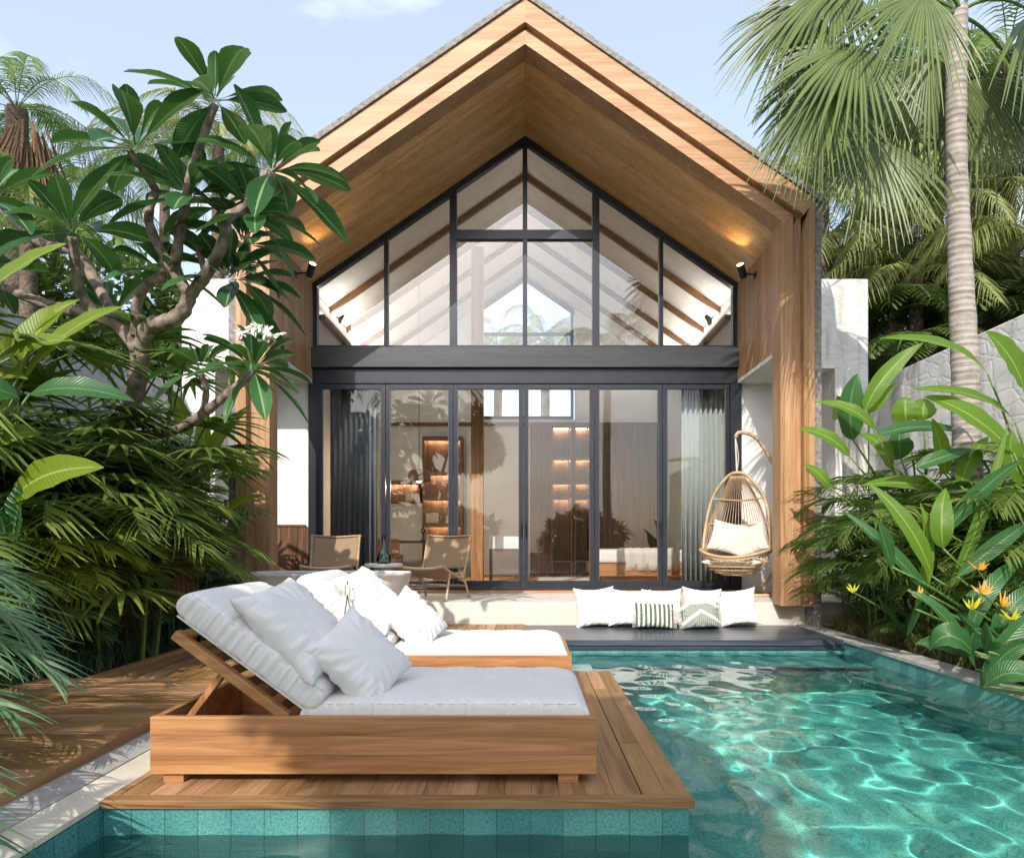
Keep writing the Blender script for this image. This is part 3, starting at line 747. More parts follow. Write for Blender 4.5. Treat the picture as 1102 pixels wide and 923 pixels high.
for x, y in ((-3.1,14.36),(-1.56,14.36),(-3.1,14.84),(-1.56,14.84)):
    b = MB(); b.box(x-.03, x+.03, y-.03, y+.03, TZ, 1.029); b.obj('leg', M['walnut_z'], t)
b = MB(); b.lathe([(.05,0),(.055,.02),(.02,.04),(.016,.14),(.05,.18),(.045,.24),(.015,.27),(.03,.32),(.0,.36)], (-2.15,14.5,1.081), 14); b.obj('figurine', M['black'], smooth=True, label='small black sculpture standing on the dark desk', cat='sculpture')
t = thing('chair', (-2.75, 13.9, TZ), 'brown leather desk chair tucked at the dark desk', 'chair')
b = MB(); b.box(-3.0,-2.5,13.7,14.15,.72,.80); b.obj('seat', M['walnut_x'], t, bevel=.02)
b = MB(); b.box(-3.0,-2.5,13.68,13.73,.80,1.12); b.obj('backrest', M['walnut_x'], t, bevel=.02)
for x, y in ((-2.97,13.72),(-2.53,13.72),(-2.97,14.12),(-2.53,14.12)):
    b = MB(); b.tube([(x,y,TZ),(x,y,.72)], .018); b.obj('leg', M['walnut_z'], t)
# pendant
pc = P(451, 512, 12.6); t = thing('pendant_lamp', (pc.x, pc.y, pc.z), 'lit wicker dome pendant lamp hanging inside the second glass door', 'lamp')
b = MB(); b.lathe([(.205,-.10),(.215,-.06),(.20,.05),(.17,.10),(.03,.12),(.028,.115),(.165,.093),(.192,.045),(.207,-.06),(.197,-.10)], pc, 28); b.obj('lamp_shade', M['lampshade'], t, smooth=True)
b = MB(); b.lathe([(.01,-.09),(.045,-.07),(.055,-.03),(.04,.0),(.02,.03)], pc+Vector((0,0,-.03)), 16); b.obj('bulb', M['bulb'], t, smooth=True)
L = bpy.data.lights.new('pendant_light', 'POINT'); L.energy = 60; L.color = (1, .76, .5); L.shadow_soft_size = .06
lo = bpy.data.objects.new('pendant_light', L); C.objects.link(lo); lo.parent = t; lo.location = (0, 0, -.20)
b = MB(); b.tube([pc+Vector((0,0,.11)), (pc.x, pc.y, gz(pc.x)-.01)], .006); b.obj('cord', M['black'], t)
# bed
t = thing('bed', (2.15, 14.3, TZ), 'low teak platform bed with white linen seen through the fifth glass door', 'bed')
b = MB(); b.box(1.35, 3.1, 13.1, 15.2, TZ+.12, TZ+.36); b.box(1.5, 3.0, 13.3, 15.1, TZ, TZ+.118); b.obj('bed_frame', M['teak_x'], t, bevel=.01)
b = MB(); b.box(1.40, 3.08, 13.13, 15.15, TZ+.362, TZ+.62); b.obj('mattress', M['white_fabric'], t, bevel=.06)
b = MB(); n = 20; v = []; f = []
for i in range(n+1):
    for j in range(9):
        x = 1.9+1.0*i/n; q = j/8
        y = 13.9 - .84*min(q*1.6, 1); z = TZ+.64 if q < .62 else TZ+.64-.42*(q-.62)/.38
        if q >= .62: y = 13.09-.02*math.sin(i*1.3)
        v.append((x+.03*math.sin(j*1.1), y, z+.012*math.sin(i*1.9+j)))
for i in range(n):
    for j in range(8): a = i*9+j; f.append((a, a+1, a+10, a+9))
b.add(v, f); b.obj('throw_blanket', M['cream_fabric'], smooth=True, solid=.012, label='crumpled cream throw draped over the near edge of the bed', cat='blanket')
b = MB(); b.box(.25, 2.0, 12.3, 14.6, TZ+.004, TZ+.02); b.obj('rug', M['rug'], label='flat pale woven rug on the floor before the bed', cat='rug', bevel=.005)
# console with plant
t = thing('console_table', (-.35, 12.9, TZ), 'white console with dark lower shelf behind the third glass door', 'table')
b = MB(); b.box(-.66, -.04, 12.7, 13.1, .93, 1.16); b.obj('cabinet', M['white_lacquer'], t, bevel=.008)
b = MB(); b.box(-.66, -.04, 12.7, 13.1, .87, .925); b.obj('table_top', M['walnut_x'], t)
for x, y in ((-.64,12.73),(-.07,12.73),(-.64,13.07),(-.07,13.07)):
    b = MB(); b.box(x-.02, x+.02, y-.02, y+.02, TZ, .868); b.obj('leg', M['walnut_z'], t)
b = MB(); b.box(-.95, -.45, 12.0, 12.6, TZ, TZ+.22); 
t = thing('pouf', (-1.3, 12.3, TZ), 'low white cushioned stool on a timber base beside the timber post', 'stool')
b = MB(); b.box(-1.62, -1.06, 11.9, 12.5, TZ+.30, TZ+.52); b.obj('cushion', M['white_fabric'], t, bevel=.06)
b = MB(); b.box(-1.6, -1.08, 11.92, 12.48, TZ, TZ+.298); b.obj('base', M['walnut_x'], t)

# ------------------------------------------------------------------ garden walls
def wall(x0, x1, y0, y1, z1, mat, label, name='garden_wall'):
    b = MB(); b.box(x0, x1, y0, y1, -.05, z1); b.obj(name, mat, label=label, cat='wall', bevel=.02)
wall(5.3, 5.55, -4, 10.6, 3.5, M['white_stone'], 'long rough white garden wall behind the right flower bed')
wall(4.47, 5.297, 10.6, 10.85, 5.12, M['white_stone'], 'tall white stone return wall right of the villa', 'stone_wall')
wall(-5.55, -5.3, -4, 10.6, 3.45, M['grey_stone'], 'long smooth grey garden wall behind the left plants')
wall(-5.297, -4.47, 10.6, 10.85, 5.12, M['white_stone'], 'tall white stone return wall left of the villa', 'stone_wall')
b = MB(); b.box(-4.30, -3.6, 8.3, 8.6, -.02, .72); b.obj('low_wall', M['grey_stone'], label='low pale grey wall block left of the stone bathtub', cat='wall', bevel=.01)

# ------------------------------------------------------------------ cushions and loungers
def cushion_mesh(w_, h, t_, n=60, seed=0, pinch=.10, wr=.014):
    """pillow in the local xz plane, thickness along y, centred"""
    r = np.random.RandomState(seed); b = MB(); v = []; f = []
    ph = r.uniform(0, 6, 8)
    for k in (0, 1):
        for i in range(n+1):
            for j in range(n+1):
                u = -1+2*i/n; q = -1+2*j/n
                px = u*w_/2*(1-pinch*(1-q*q)*abs(u)**3); pz = q*h/2*(1-pinch*(1-u*u)*abs(q)**3)
                e = max(0, (1-abs(u)**2.6))*max(0, (1-abs(q)**2.6)); th = t_/2*e**.45
                edge = max(abs(u), abs(q))
                rad = math.atan2(q, u)
                th *= 1 + .05*math.sin(3*u+ph[0])*math.sin(2.6*q+ph[1])
                th += wr*e**.3*(math.sin(rad*17+ph[2]+4*edge)*edge**3*.8 + math.sin(9*u+5*q+ph[3])*.4*edge)
                al = q if abs(u) > abs(q) else u; sd_ = (1 if abs(u) > abs(q) else 2)*(1 if (u if abs(u) > abs(q) else q) > 0 else -1)
                pk = (math.sin(al*31+ph[4]*sd_+2.5*math.sin(al*5+ph[5])) + .7*math.sin(al*47+ph[6]+sd_*2+2*math.sin(al*8)))*math.exp(-(1-edge)*(3.6+1.6*math.sin(al*6+ph[7]+sd_)))
                th += .0042*pk*min(1, (1-edge)*14)*(h/.5)
                v.append((px, (-1 if k == 0 else 1)*max(th, 0), pz))
    N = (n+1)**2
    for k in (0, 1):
        for i in range(n):
            for j in range(n):
                a = k*N+i*(n+1)+j
                if k == 0: f.append((a, a+n+1, a+n+2, a+1))
                else: f.append((a, a+1, a+n+2, a+n+1))
    # weld rim
    m = {}
    vv_ = []
    idx = []
    for i_, p in enumerate(v):
        key = (round(p[0], 5), round(p[1], 5), round(p[2], 5))
        if key not in m: m[key] = len(vv_); vv_.append(p)
        idx.append(m[key])
    f = [tuple(idx[q] for q in ff) for ff in f]; f = [ff for ff in f if len(set(ff)) > 2]
    b.add(vv_, f); return b
def cushion(loc, w_, h, t_, rot, mat, label, group=None, seed=0, cat='pillow', name='pillow', pinch=.10):
    b = cushion_mesh(w_, h, t_, seed=seed, pinch=pinch)
    cent = Matrix.Identity(4)
    me_o = b.obj(name, mat, kind='tmp', smooth=True)
    del me_o['kind']
    me_o.location = loc; me_o.rotation_euler = rot
    return tag(me_o, label, cat, group)

LX0 = -1.68; LW = .95; LL = 2.0
def make_lounger(y0, label):
    t = thing('sun_lounger', (LX0+LL/2, y0+LW/2, 0), label, 'sun lounger', 'teak sun loungers on the platform')
    b = MB(); x0, x1, y1 = LX0, LX0+LL, y0+LW
    
    for k_, (za, zb) in enumerate(((.045,.128),(.1288,.2145),(.2153,.30))):
        b.box(x0, x1, y0, y0+.035, za, zb); b.box(x0, x1, y1-.035, y1, za, zb)
    b.box(x0, x0+.035, y0+.036, y1-.036, .045, .298); b.box(x1-.035, x1, y0+.036, y1-.036, .045, .298)
    b.box(x0+.036, x1-.036, y0+.036, y1-.036, .07, .09)
    b.obj('frame', M['teak_x'], t, bevel=.0012)
    b = MB(); x = x0+.62
    while x < x1-.1: b.box(x, x+.07, y0+.036, y1-.036, .20, .22); x += .1
    b.obj('slat_base', M['teak_y'], t)
    for px in (x0+.05, x1-.17):
        for yy in (y0+.02, y1-.14):
            b = MB(); b.box(px, px+.09, yy, yy+.10, .001, .044); b.obj('leg', M['teak_x'], t)
    pv = Vector((x0+.60, 0, .285)); tp = Vector((x0+.085, 0, .665)); dr = (tp-pv).normalized(); nn = Vector((-dr.z, 0, dr.x)) * -1
    if nn.z < 0: nn = -nn
    b = MB()
    for yy in (y0+.058, y1-.058): b.beam((pv.x, yy, pv.z), (tp.x, yy, tp.z), .045, .05, (0, 1, 0))
    for k in range(7):
        c = pv + dr*(.06+.095*k) - nn*.012; b.beam((c.x, y0+.083, c.z), (c.x, y1-.083, c.z), .05, .014, tuple(nn))
    b.obj('backrest_frame', M['pale_x'] if False else M['teak_x'], t, bevel=.004)
    for yy in (y0+.11, y1-.11):
        b = MB(); b.beam((x0+.30, yy, .50), (x0+.10, yy, .235), .03, .04, (0, 1, 0)); b.obj('support_strut', M['teak_z'], t, bevel=.003)
    # mattresses: rounded slabs
    def slab(a, L, T, W, base, dx, dn, nm, seed):
        """rounded box along dx with thickness along dn"""
        nu, nv = 26, 12; bb = MB(); v = []; f = []
        r = random.Random(seed); ph = [r.uniform(0, 6) for _ in range(6)]
        ring = []
        K = 44
        for k in range(K):
            an = 2*math.pi*k/K + math.pi/K; c_, s_ = math.cos(an), math.sin(an); e = .34
            ring.append((math.copysign(abs(c_)**e, c_), math.copysign(abs(s_)**e, s_)))
        NS = 170
        for i in range(NS+1):
            u = -1+2*i/NS; tap = (1-abs(u)**14)**.5 if abs(u) < 1 else 0
            tapw = (1-abs(u)**30)**.5 if abs(u) < 1 else 0
            for cy_, cz_ in ring:
                puff = 1 + .07*(1-cy_*cy_)*(1-abs(u)**4)
                pk = (math.sin(u*L*62+ph[2]+2*math.sin(u*7+ph[3]))+.7*math.sin(u*L*95+ph[4]+2*math.sin(u*11)))*(.0011 if abs(cy_) > .80 else 0)*(1-abs(cz_)**6)
                wrk = pk + .0012*math.sin(u*43+ph[0]+cy_*2+2*math.sin(u*9))*(1 if abs(cy_) > .9 else .3) + .003*math.sin(u*17+cy_*5+ph[1])
                p = base + dx*(L*(u+1)/2) + Vector((0, 1, 0))*(W/2*cy_*(.985+.015*tapw)+pk*2.2*(1 if cy_ > 0 else -1)) + dn*(T/2*(1+cz_*tap*puff)+wrk)
                v.append(p)
        for i in range(NS):
            for k in range(K): f.append((i*K+k, i*K+(k+1) % K, (i+1)*K+(k+1) % K, (i+1)*K+k))
        f += [tuple(range(K-1, -1, -1)), tuple(NS*K+k for k in range(K))]
        bb.add(v, f)
        o = bb.obj(nm, M['white_fabric'], t, smooth=True)
        # piping seam along the upper edge
        pp = MB()
        for hz_ in (.84, .12):
            pts = []
            for sgn in (-1,):
                for i in range(6, NS-5, 3):
                    u = -1+2*i/NS; pts.append(base + dx*(L*(u+1)/2) + Vector((0, 1, 0))*(sgn*W/2*(.975 if hz_ > .5 else .97)) + dn*(T*hz_))
            pp.tube(pts, .0045, 6)
        pp.obj('piping', M['white_fabric'], o, smooth=True)
        return o
    yc = (y0+y1)/2
    slab(0, 1.32, .15, LW-.075, Vector((x0+.655, yc, .222)), Vector((1,0,0)), Vector((0,0,1)), 'mattress', 3)
    slab(0, .80, .17, LW-.06, pv+Vector((.08, yc, -.035))+nn*.036, dr, nn, 'backrest_cushion', 5)
    return t
make_lounger(3.08, 'teak sun lounger with raised back in the foreground, nearest the platform edge')
make_lounger(4.71, 'teak sun lounger with raised back farther from the pool corner, behind the first')
for k, (y0, nm) in enumerate(((3.08, 'foreground'), (4.71, 'rear'))):
    yc = y0+LW/2
    cushion((-1.10, yc-.20, .665), .54, .54, .19, (R(-8), R(48), R(0)) if False else (R(-78), R(0), R(-90)), M['white_fabric'], 'large white pillow leaning on the raised back of the %s lounger' % nm, 'white pillows on the loungers', 3+k)
    cushion((-.80, yc-.20, .515), .45, .45, .17, (0, 0, 0), M['white_fabric'], 'smaller white pillow resting on the large one on the %s lounger' % nm, 'white pillows on the loungers', 11+k)
PL = [o for o in C.objects if o.name.startswith('pillow')]
def orient(o, xdir, zdir):
    """pillow plane spanned by xdir and zdir"""
    x = Vector(xdir).normalized(); z = Vector(zdir); z = (z-x*z.dot(x)).normalized(); y = z.cross(x)
    o.rotation_euler = Matrix((x, y, z)).transposed().to_euler()
for i, o in enumerate(PL):
    # plane holds the depth axis (rolled a little) and the leaning direction
    if i % 2 == 0: orient(o, (.16, 1, .14), (-.70, .0, .72))
    else: orient(o, (.30, 1, .42), (-.62, .15, .78))

# strap with clip hanging over the rear lounger back
t = thing('strap', P(372, 636, 4.69), 'thin grey strap with a steel clip hanging before the rear lounger', 'strap')
c0, c1 = P(374, 640, 4.69), P(366, 686, 4.69)
b = MB(); b.tube([c0, P(371, 660, 4.69), c1], .004); b.tube([c0, P(378, 665, 4.70), P(381, 683, 4.70)], .003); b.obj('cord', M['black'], t)
b = MB(); b.tube([P(371.5,640,4.69), P(371.5,629,4.69), P(376.5,629,4.69), P(376.5,640,4.69)], .0035, 6, True); b.tube([P(374,629,4.69), P(374,625,4.69)], .005, 6); b.obj('clip', M['chrome'], t)

# ledge cushions
GL = 'row of white cushions on the dark pool ledge'
LBY = 8.74
for i, (px, ph_) in enumerate(((640, 45), (677, 46), (713, 41), (754, 46), (793, 44))):
    s_ = F/8.72; x = (px-CX)/s_; h = ph_/s_
    nm_ = ['leftmost white cushion of the row on the dark pool ledge', 'second white cushion from the left on the dark pool ledge', 'middle white cushion of the row, above the striped cushion', 'white cushion of the row right above the chevron cushion', 'rightmost white cushion of the row on the dark pool ledge'][i]
    cushion((x, LBY-.05*(i % 2)-.03, .24), .53, [.53,.50,.49,.52,.50][i], [.19,.16,.17,.20,.16][i], (R([-12,-18,-14,-10,-20][i]), R([-3, 2, -1, 4, -6][i]), R([4, -5, 0, 7, -6][i])), M['white_fabric'], nm_, GL, 20+i, pinch=.16)
def fringe(o_w, o_h, par):
    b = MB()
    for s in (-1, 1):
        for k in range(26):
            z = -o_h/2+o_h*k/25; b.beam((s*o_w/2*.97, 0, z), (s*(o_w/2+.035), -.004*rnd.random(), z+rnd.uniform(-.006, .006)), .004, .004)
    return b
for px, mt, lab, rr in ((706, 'striped', 'small cushion with dark green and cream upright stripes on the dark ledge', 2), (756, 'chevron', 'small grey green cushion with pale chevrons and fringe on the dark ledge', -3)):
    s_ = F/8.35; x = (px-CX)/s_
    o = cushion((x, 8.46, .165), .48, .31, .15, (R(-18), R(rr), 0), M[mt], lab, None, 33, 'cushion', 'cushion', .06)
    fb = fringe(.48, .29, o); fo = fb.obj('fringe', M['cream_fabric'], o, local=True)

# ------------------------------------------------------------------ stone bathtub
tc_ = Vector((-2.30, 8.0, .012)); t = thing('bathtub', tc_, 'large pale stone bathtub filled with water behind the loungers', 'bathtub')
def ringpts(rx, ry, z, n=44, e=.42):
    o = []
    for k in range(n):
        a = 2*math.pi*k/n; c_, s_ = math.cos(a), math.sin(a)
        o.append((tc_.x+rx*math.copysign(abs(c_)**e, c_), tc_.y+ry*math.copysign(abs(s_)**e, s_), z+tc_.z))
    return o
b = MB(); rings = [(.80,.36,0),(.83,.39,.03),(.93,.46,.63),(.95,.48,.69),(.94,.47,.705),(.89,.42,.705),(.87,.40,.685),(.78,.33,.15),(.7,.28,.12)]
n = 44; v = []; 
for rg in rings: v += ringpts(*rg)
f = [(i*n+j, i*n+(j+1) % n, (i+1)*n+(j+1) % n, (i+1)*n+j) for i in range(len(rings)-1) for j in range(n)] + [tuple(range(n-1, -1, -1)), tuple((len(rings)-1)*n+j for j in range(n))]
b.add(v, f); b.obj('basin', M['tub'], t, smooth=False, bevel=0)
b = MB(); v = ringpts(.868,.398,.66); b.add(v, [tuple(range(n))]); b.obj('bath_water', m_glass('bath_water', 1.6, (.75,.85,.88)), t)

# side table and bottle
t = thing('side_table', (-1.86, 9.05, TZ), 'small round pale stone side table between the rattan chairs', 'table')
b = MB(); b.lathe([(.24,.45),(.25,.46),(.25,.485),(.24,.495)], (-1.86,9.05,TZ), 28); b.obj('table_top', M['tub'], t)
b = MB(); b.lathe([(.16,0),(.13,.02),(.06,.10),(.05,.35),(.10,.449)], (-1.86,9.05,TZ), 24); b.obj('pedestal', M['tub'], t, smooth=True)
b = MB(); b.lathe([(.085,0),(.10,.03),(.095,.10),(.055,.17),(.03,.23),(.025,.36),(.03,.37),(.022,.37),(.018,.24),(.045,.16),(.08,.09),(.08,.04),(.01,.03)], (-1.86,9.05,TZ+.496), 24)
b.obj('carafe', M['bottle'], smooth=True, label='tall slim clear glass carafe on the small side table', cat='carafe')

# ------------------------------------------------------------------ rattan lounge chairs
def make_chair(loc, rz, label):
    t = thing('lounge_chair', loc, label, 'chair', 'rattan lounge chairs on the terrace', rz); 
    W = .33
    def ln(mb, pts, r): mb.tube(smooth_path(pts, 5), r, 8)
    for s in (-1, 1):
        b = MB(); ln(b, [(s*(W-.01),-.34,.0),(s*W,-.30,.2),(s*W,-.24,.40)], [.017]*11); b.obj('leg', M['rattan'], t, local=True, smooth=True)
        b = MB(); ln(b, [(s*(W+.01),.34,.0),(s*W,.24,.20),(s*W,.10,.36)], [.017]*11); b.obj('leg', M['rattan'], t, local=True, smooth=True)
    for s in (-1, 1):
        b = MB()
        ln(b, [(s*W,-.46,.46),(s*W,-.2,.37),(s*W,.06,.30),(s*W,.22,.30)], .019)
        ln(b, [(s*W,.13,.24),(s*W,.28,.52),(s*(W+.01),.40,.88)], .019)
        b.obj('side_rail', M['rattan'], t, local=True, smooth=True)
    b = MB(); ln(b, [(-W,-.46,.46),(-.15,-.48,.43),(.15,-.48,.43),(W,-.46,.46)], .021); ln(b, [(-W,.395,.87),(0,.42,.85),(W,.395,.87)], .014)
    ln(b, [(-W,.2,.35),(0,.23,.33),(W,.2,.35)], .014); ln(b, [(-W,-.28,.20),(W,-.28,.20)], .013); ln(b, [(-W,.26,.17),(W,.26,.17)], .013); b.obj('crossbar', M['rattan'], t, local=True, smooth=True)
    def panel(pts, sag, nm):
        bb = MB(); n, m_ = 12, 12; v = []; f = []
        pa = smooth_path(pts, 4)
        for i, p in enumerate(pa):
            for j in range(m_+1):
                q = -1+2*j/m_; v.append(p + Vector((W*q, 0, 0)) + Vector(sag)*(1-q*q))
        for i in range(len(pa)-1):
            for j in range(m_): a = i*(m_+1)+j; f.append((a, a+1, a+m_+2, a+m_+1))
        bb.add(v, f); bb.obj(nm, M['weave'], t, local=True, smooth=True, solid=.012)
    panel([(0,-.47,.465),(0,-.2,.37),(0,.06,.305),(0,.17,.31)], (0,0,-.035), 'seat')
    panel([(0,.23,.42),(0,.31,.60),(0,.40,.865)], (0,.04,-.01), 'backrest')
    return t
make_chair((-1.22, 9.45, TZ), R(-20), 'rattan lounge chair right of the glass carafe, standing clear of the bathtub')
make_chair((-2.72, 9.65, TZ), R(6), 'rattan lounge chair half hidden behind the stone bathtub')

# ------------------------------------------------------------------ hanging egg chair
EC = P(793, 640, 9.75); EC.z = TZ
t = thing('hanging_chair', EC, 'rattan egg chair hanging from its curved stand before the alcove', 'chair', None, R(-28))
b = MB(); b.tube(smooth_path([(.15,.45,.02),(.42,.48,.35),(.62,.46,.95),(.55,.38,1.6),(.28,.18,2.2),(.05,.02,2.33),(-.02,0,2.26)], 7), .026, 10)
b.tube([(.42,.48,.34),(.5,.2,.02)], .02); b.tube(smooth_path([(.15+.42*math.cos(a), .45+.32*math.sin(a), .022) for a in [k*math.pi/6 for k in range(13)]], 3), .022, 8)
b.obj('stand', M['rattan'], t, local=True, smooth=True)
b = MB(); b.tube([(-.02,0,2.27),(0,0,1.76)], .012); b.tube(smooth_path([(-.02,0,2.27),(.02,.01,2.0),(0,0,1.76)], 4), .006); b.obj('hanging_rope', M['cream_fabric'], t, local=True)
Z0 = .42
b = MB()
ring = [(.48*math.cos(a), -.12+.42*math.sin(a), Z0+.20+.05*math.cos(2*a)) for a in [k*2*math.pi/28 for k in range(28)]]
b.tube(ring, .022, 8, True); b.tube([(x*.97, y*.97-.004, z-.035) for x, y, z in ring], .014, 8, True)
arch = smooth_path([(-.46,-.08,Z0+.22),(-.45,.02,Z0+.55),(-.36,.06,Z0+.98),(-.16,.04,Z0+1.27),(0,0,Z0+1.34),(.16,.04,Z0+1.27),(.36,.06,Z0+.98),(.45,.02,Z0+.55),(.46,-.08,Z0+.22)], 5)
b.tube(arch, .022, 8); b.tube([p+Vector((0,.03,-.015)) for p in arch], .013, 8)
for zz, ww in ((.98, .36), (.62, .44)): b.tube(smooth_path([(-ww,.05,Z0+zz),(0,.30,Z0+zz-.02),(ww,.05,Z0+zz)], 6), .012, 6)
b.obj('basket_frame', M['rattan'], t, local=True, smooth=True)
b = MB()
for k in range(27):
    a = R(6 + 168*k/26); x = .47*math.cos(a); yb = -.12+.42*math.sin(a)
    xt = .34*math.cos(a)
    b.tube(smooth_path([(x*.96, yb, Z0+.17), (x*.93, yb+.07, Z0+.5), (xt*.8, .12+.16*math.sin(a), Z0+.95), (xt*.25, .02, Z0+1.31)], 4), .0055, 5)
for k in range(40):
    a = k*2*math.pi/40; x, y = .46*math.cos(a), -.12+.40*math.sin(a)
    b.tube(smooth_path([(x, y, Z0+.17+.05*math.cos(2*a)), (x*.86, y*.86, Z0+.03), (x*.4, y*.4-.03, Z0-.10)], 3), .0055, 5)
for rr, zz in ((.44,.09),(.40,.02),(.34,-.03),(.26,-.07),(.17,-.10)):
    b.tube([(rr*1.05*math.cos(a), -.11+rr*.9*math.sin(a), Z0+zz) for a in [k*2*math.pi/24 for k in range(24)]], .008, 5, True)
b.obj('basket_weave', M['rattan'], t, local=True, smooth=True)
m4 = Matrix.Translation(EC) @ Matrix.Rotation(R(-28), 4, 'Z')
def egg_c(lc, w_, h, t_, rot, lab, seed, name='pillow'):
    o = cushion(m4 @ Vector(lc), w_, h, t_, (0,0,0), M['cream_fabric'], lab, None, seed, 'pillow', name)
    o.rotation_euler = (m4.to_3x3() @ Matrix.Rotation(rot[2], 3, 'Z') @ Matrix.Rotation(rot[0], 3, 'X') @ Matrix.Rotation(rot[1], 3, 'Y')).to_euler()
egg_c((0, -.10, Z0+.08), .80, .66, .15, (R(90), 0, 0), 'round cream seat cushion inside the rattan egg chair', 51, 'seat_cushion')
egg_c((-.14, .05, Z0+.42), .50, .48, .17, (R(-20), R(14), R(12)), 'cream pillow leaning at the left inside the egg chair', 52)
egg_c((.19, .06, Z0+.38), .46, .46, .16, (R(-22), R(-24), R(-22)), 'cream pillow leaning at the right inside the egg chair', 53)
#PLANTS
# ================================================================== PLANTS
UP = Vector((0, 0, 1))
def prof_leaf(n, w, a=.35):      # lanceolate, widest at a
    o = []
    for i in range(n):
        t = i/(n-1); o.append(max(.002, w*(math.sin(math.pi*t**(math.log(.5)/math.log(a)))**.75) if 0 < t < 1 else .002))
    return o
def frond(mb, rach, base, ctrl, tip, n=26, ll=.5, lw=.018, r=None, droop=.35, ang=58, segs=2, m=0, rm=None, up=None, start=.12):
    r = r or rnd; path = bez(base, ctrl, tip, 14)
    (rach or mb).tube(path, [max(.003, .012*(1-i/14)*(ll/.5)**.5) for i in range(14)], 5, m=0 if rach else m)
    u = Vector(up) if up else UP
    for k in range(n):
        t = start+(1-start)*(k+.5)/n; i = min(int(t*13), 12); f_ = t*13-i
        p = path[i].lerp(path[i+1], f_); T = (path[i+1]-path[i]).normalized()
        sd = T.cross(u); sd = sd.normalized() if sd.length > 1e-4 else Vector((1,0,0)); nn = sd.cross(T)
        tt = (t-start)/(1-start); L = ll*(math.sin(math.pi*min(1, tt*.86+.14))**.6)*r.uniform(.85, 1.1)+.03
        an = R(ang*(1-.45*tt)+r.uniform(-6, 6))
        for s in (-1, 1):
            d = (T*math.cos(an)+sd*s*math.sin(an)+nn*r.uniform(.05, .28)).normalized()
            pts = []
            for j in range(segs+1):
                q = j/segs; pts.append(p+d*L*q-UP*droop*L*q*q)
            ww = [lw*.6]+[lw*(1-.35*q_) for q_ in range(1, segs)]+[.0015] if segs > 1 else [lw, .0015]
            mb.blade(pts, ww, side=(T*.9+nn*.25*s), fold=0, cols=2, m=m)
def fan(mb, hub, axis, nrm, L, nseg=38, spread=150, droop=.35, r=None, w=None, join=.45, m=0):
    r = r or rnd; a = Vector(axis).normalized(); n_ = Vector(nrm); n_ = (n_-a*n_.dot(a)).normalized(); b = n_.cross(a)
    hub = Vector(hub); w = w or L*math.radians(spread*2)/nseg*.5*join*1.7
    for k in range(nseg):
        th = R(-spread+2*spread*(k+.5)/nseg+r.uniform(-1, 1)); d = a*math.cos(th)+b*math.sin(th)
        LL = L*(.80+.20*math.cos(th*.6))*r.uniform(.93, 1.05); pts = []; ws = []
        dr = droop*r.uniform(.7, 1.4)
        for j in range(6):
            q = j/5; pts.append(hub+d*LL*q - UP*dr*LL*max(0, q-.25)**1.7 + n_*.06*L*math.sin(q*2)*(1-abs(th)/3)); ws.append(w*(q/join if q < join else 1-.96*((q-join)/(1-join))**1.2)+.002)
        mb.blade(pts, ws, side=n_.cross(d), fold=.35, cols=3, m=m)
def bigleaf(mb, base, ctrl, tip, w, face=(0, -.85, .55), n=12, fold=.22, a=.42, twist=0, wave=.05, cols=5, ph=0, m=0):
    path = bez(base, ctrl, tip, n); fc = Vector(face); T = (path[-1]-path[0]).normalized()
    sd = T.cross(fc)
    if sd.length < .1: sd = T.cross(UP)
    mb.blade(path, prof_leaf(n, w, a), side=sd, fold=fold, cols=cols, twist=twist, wave=wave, ph=ph, m=m)
def leaf_part(parent, mat, *a, name='leaf', **k):
    mb = MB(); bigleaf(mb, *a, **k); return mb.obj(name, mat, parent, smooth=True)

# ---------------- frangipani
def rosette(mb, c, L, n, r, axis=(0,0,1), wid=.17, el0=70, el1=-25):
    ax = Vector(axis).normalized(); q = UP.rotation_difference(ax); ph = r.uniform(0, 6)
    for i in range(n):
        az = ph+i*2.399; el = R(el0+(el1-el0)*(i/n)+r.uniform(-8, 8)); l = L*(.62+.38*min(1, i/n*2.2))*r.uniform(.88, 1.08)
        d = q @ Vector((math.cos(az)*math.cos(el), math.sin(az)*math.cos(el), math.sin(el)))
        b_ = c+d*.03; tip = c+d*l-UP*l*r.uniform(.05, .28); ctl = c+d*l*.55+UP*l*.06
        path = bez(b_, ctl, tip, 10); T = (path[-1]-path[0]).normalized(); sd = T.cross(UP)
        if sd.length < .15: sd = Vector((1,0,0))
        ww = [l*wid*(.06 if t < .12 else math.sin(math.pi*((t-.12)/.88)**1.35*.97+.03)**.8*.9+.03) for t in [k/9 for k in range(10)]]
        mb.blade(path, ww, side=sd.normalized()+Vector((0,0,r.uniform(-.5,.5))), fold=.30, cols=5, wave=.04, ph=i)
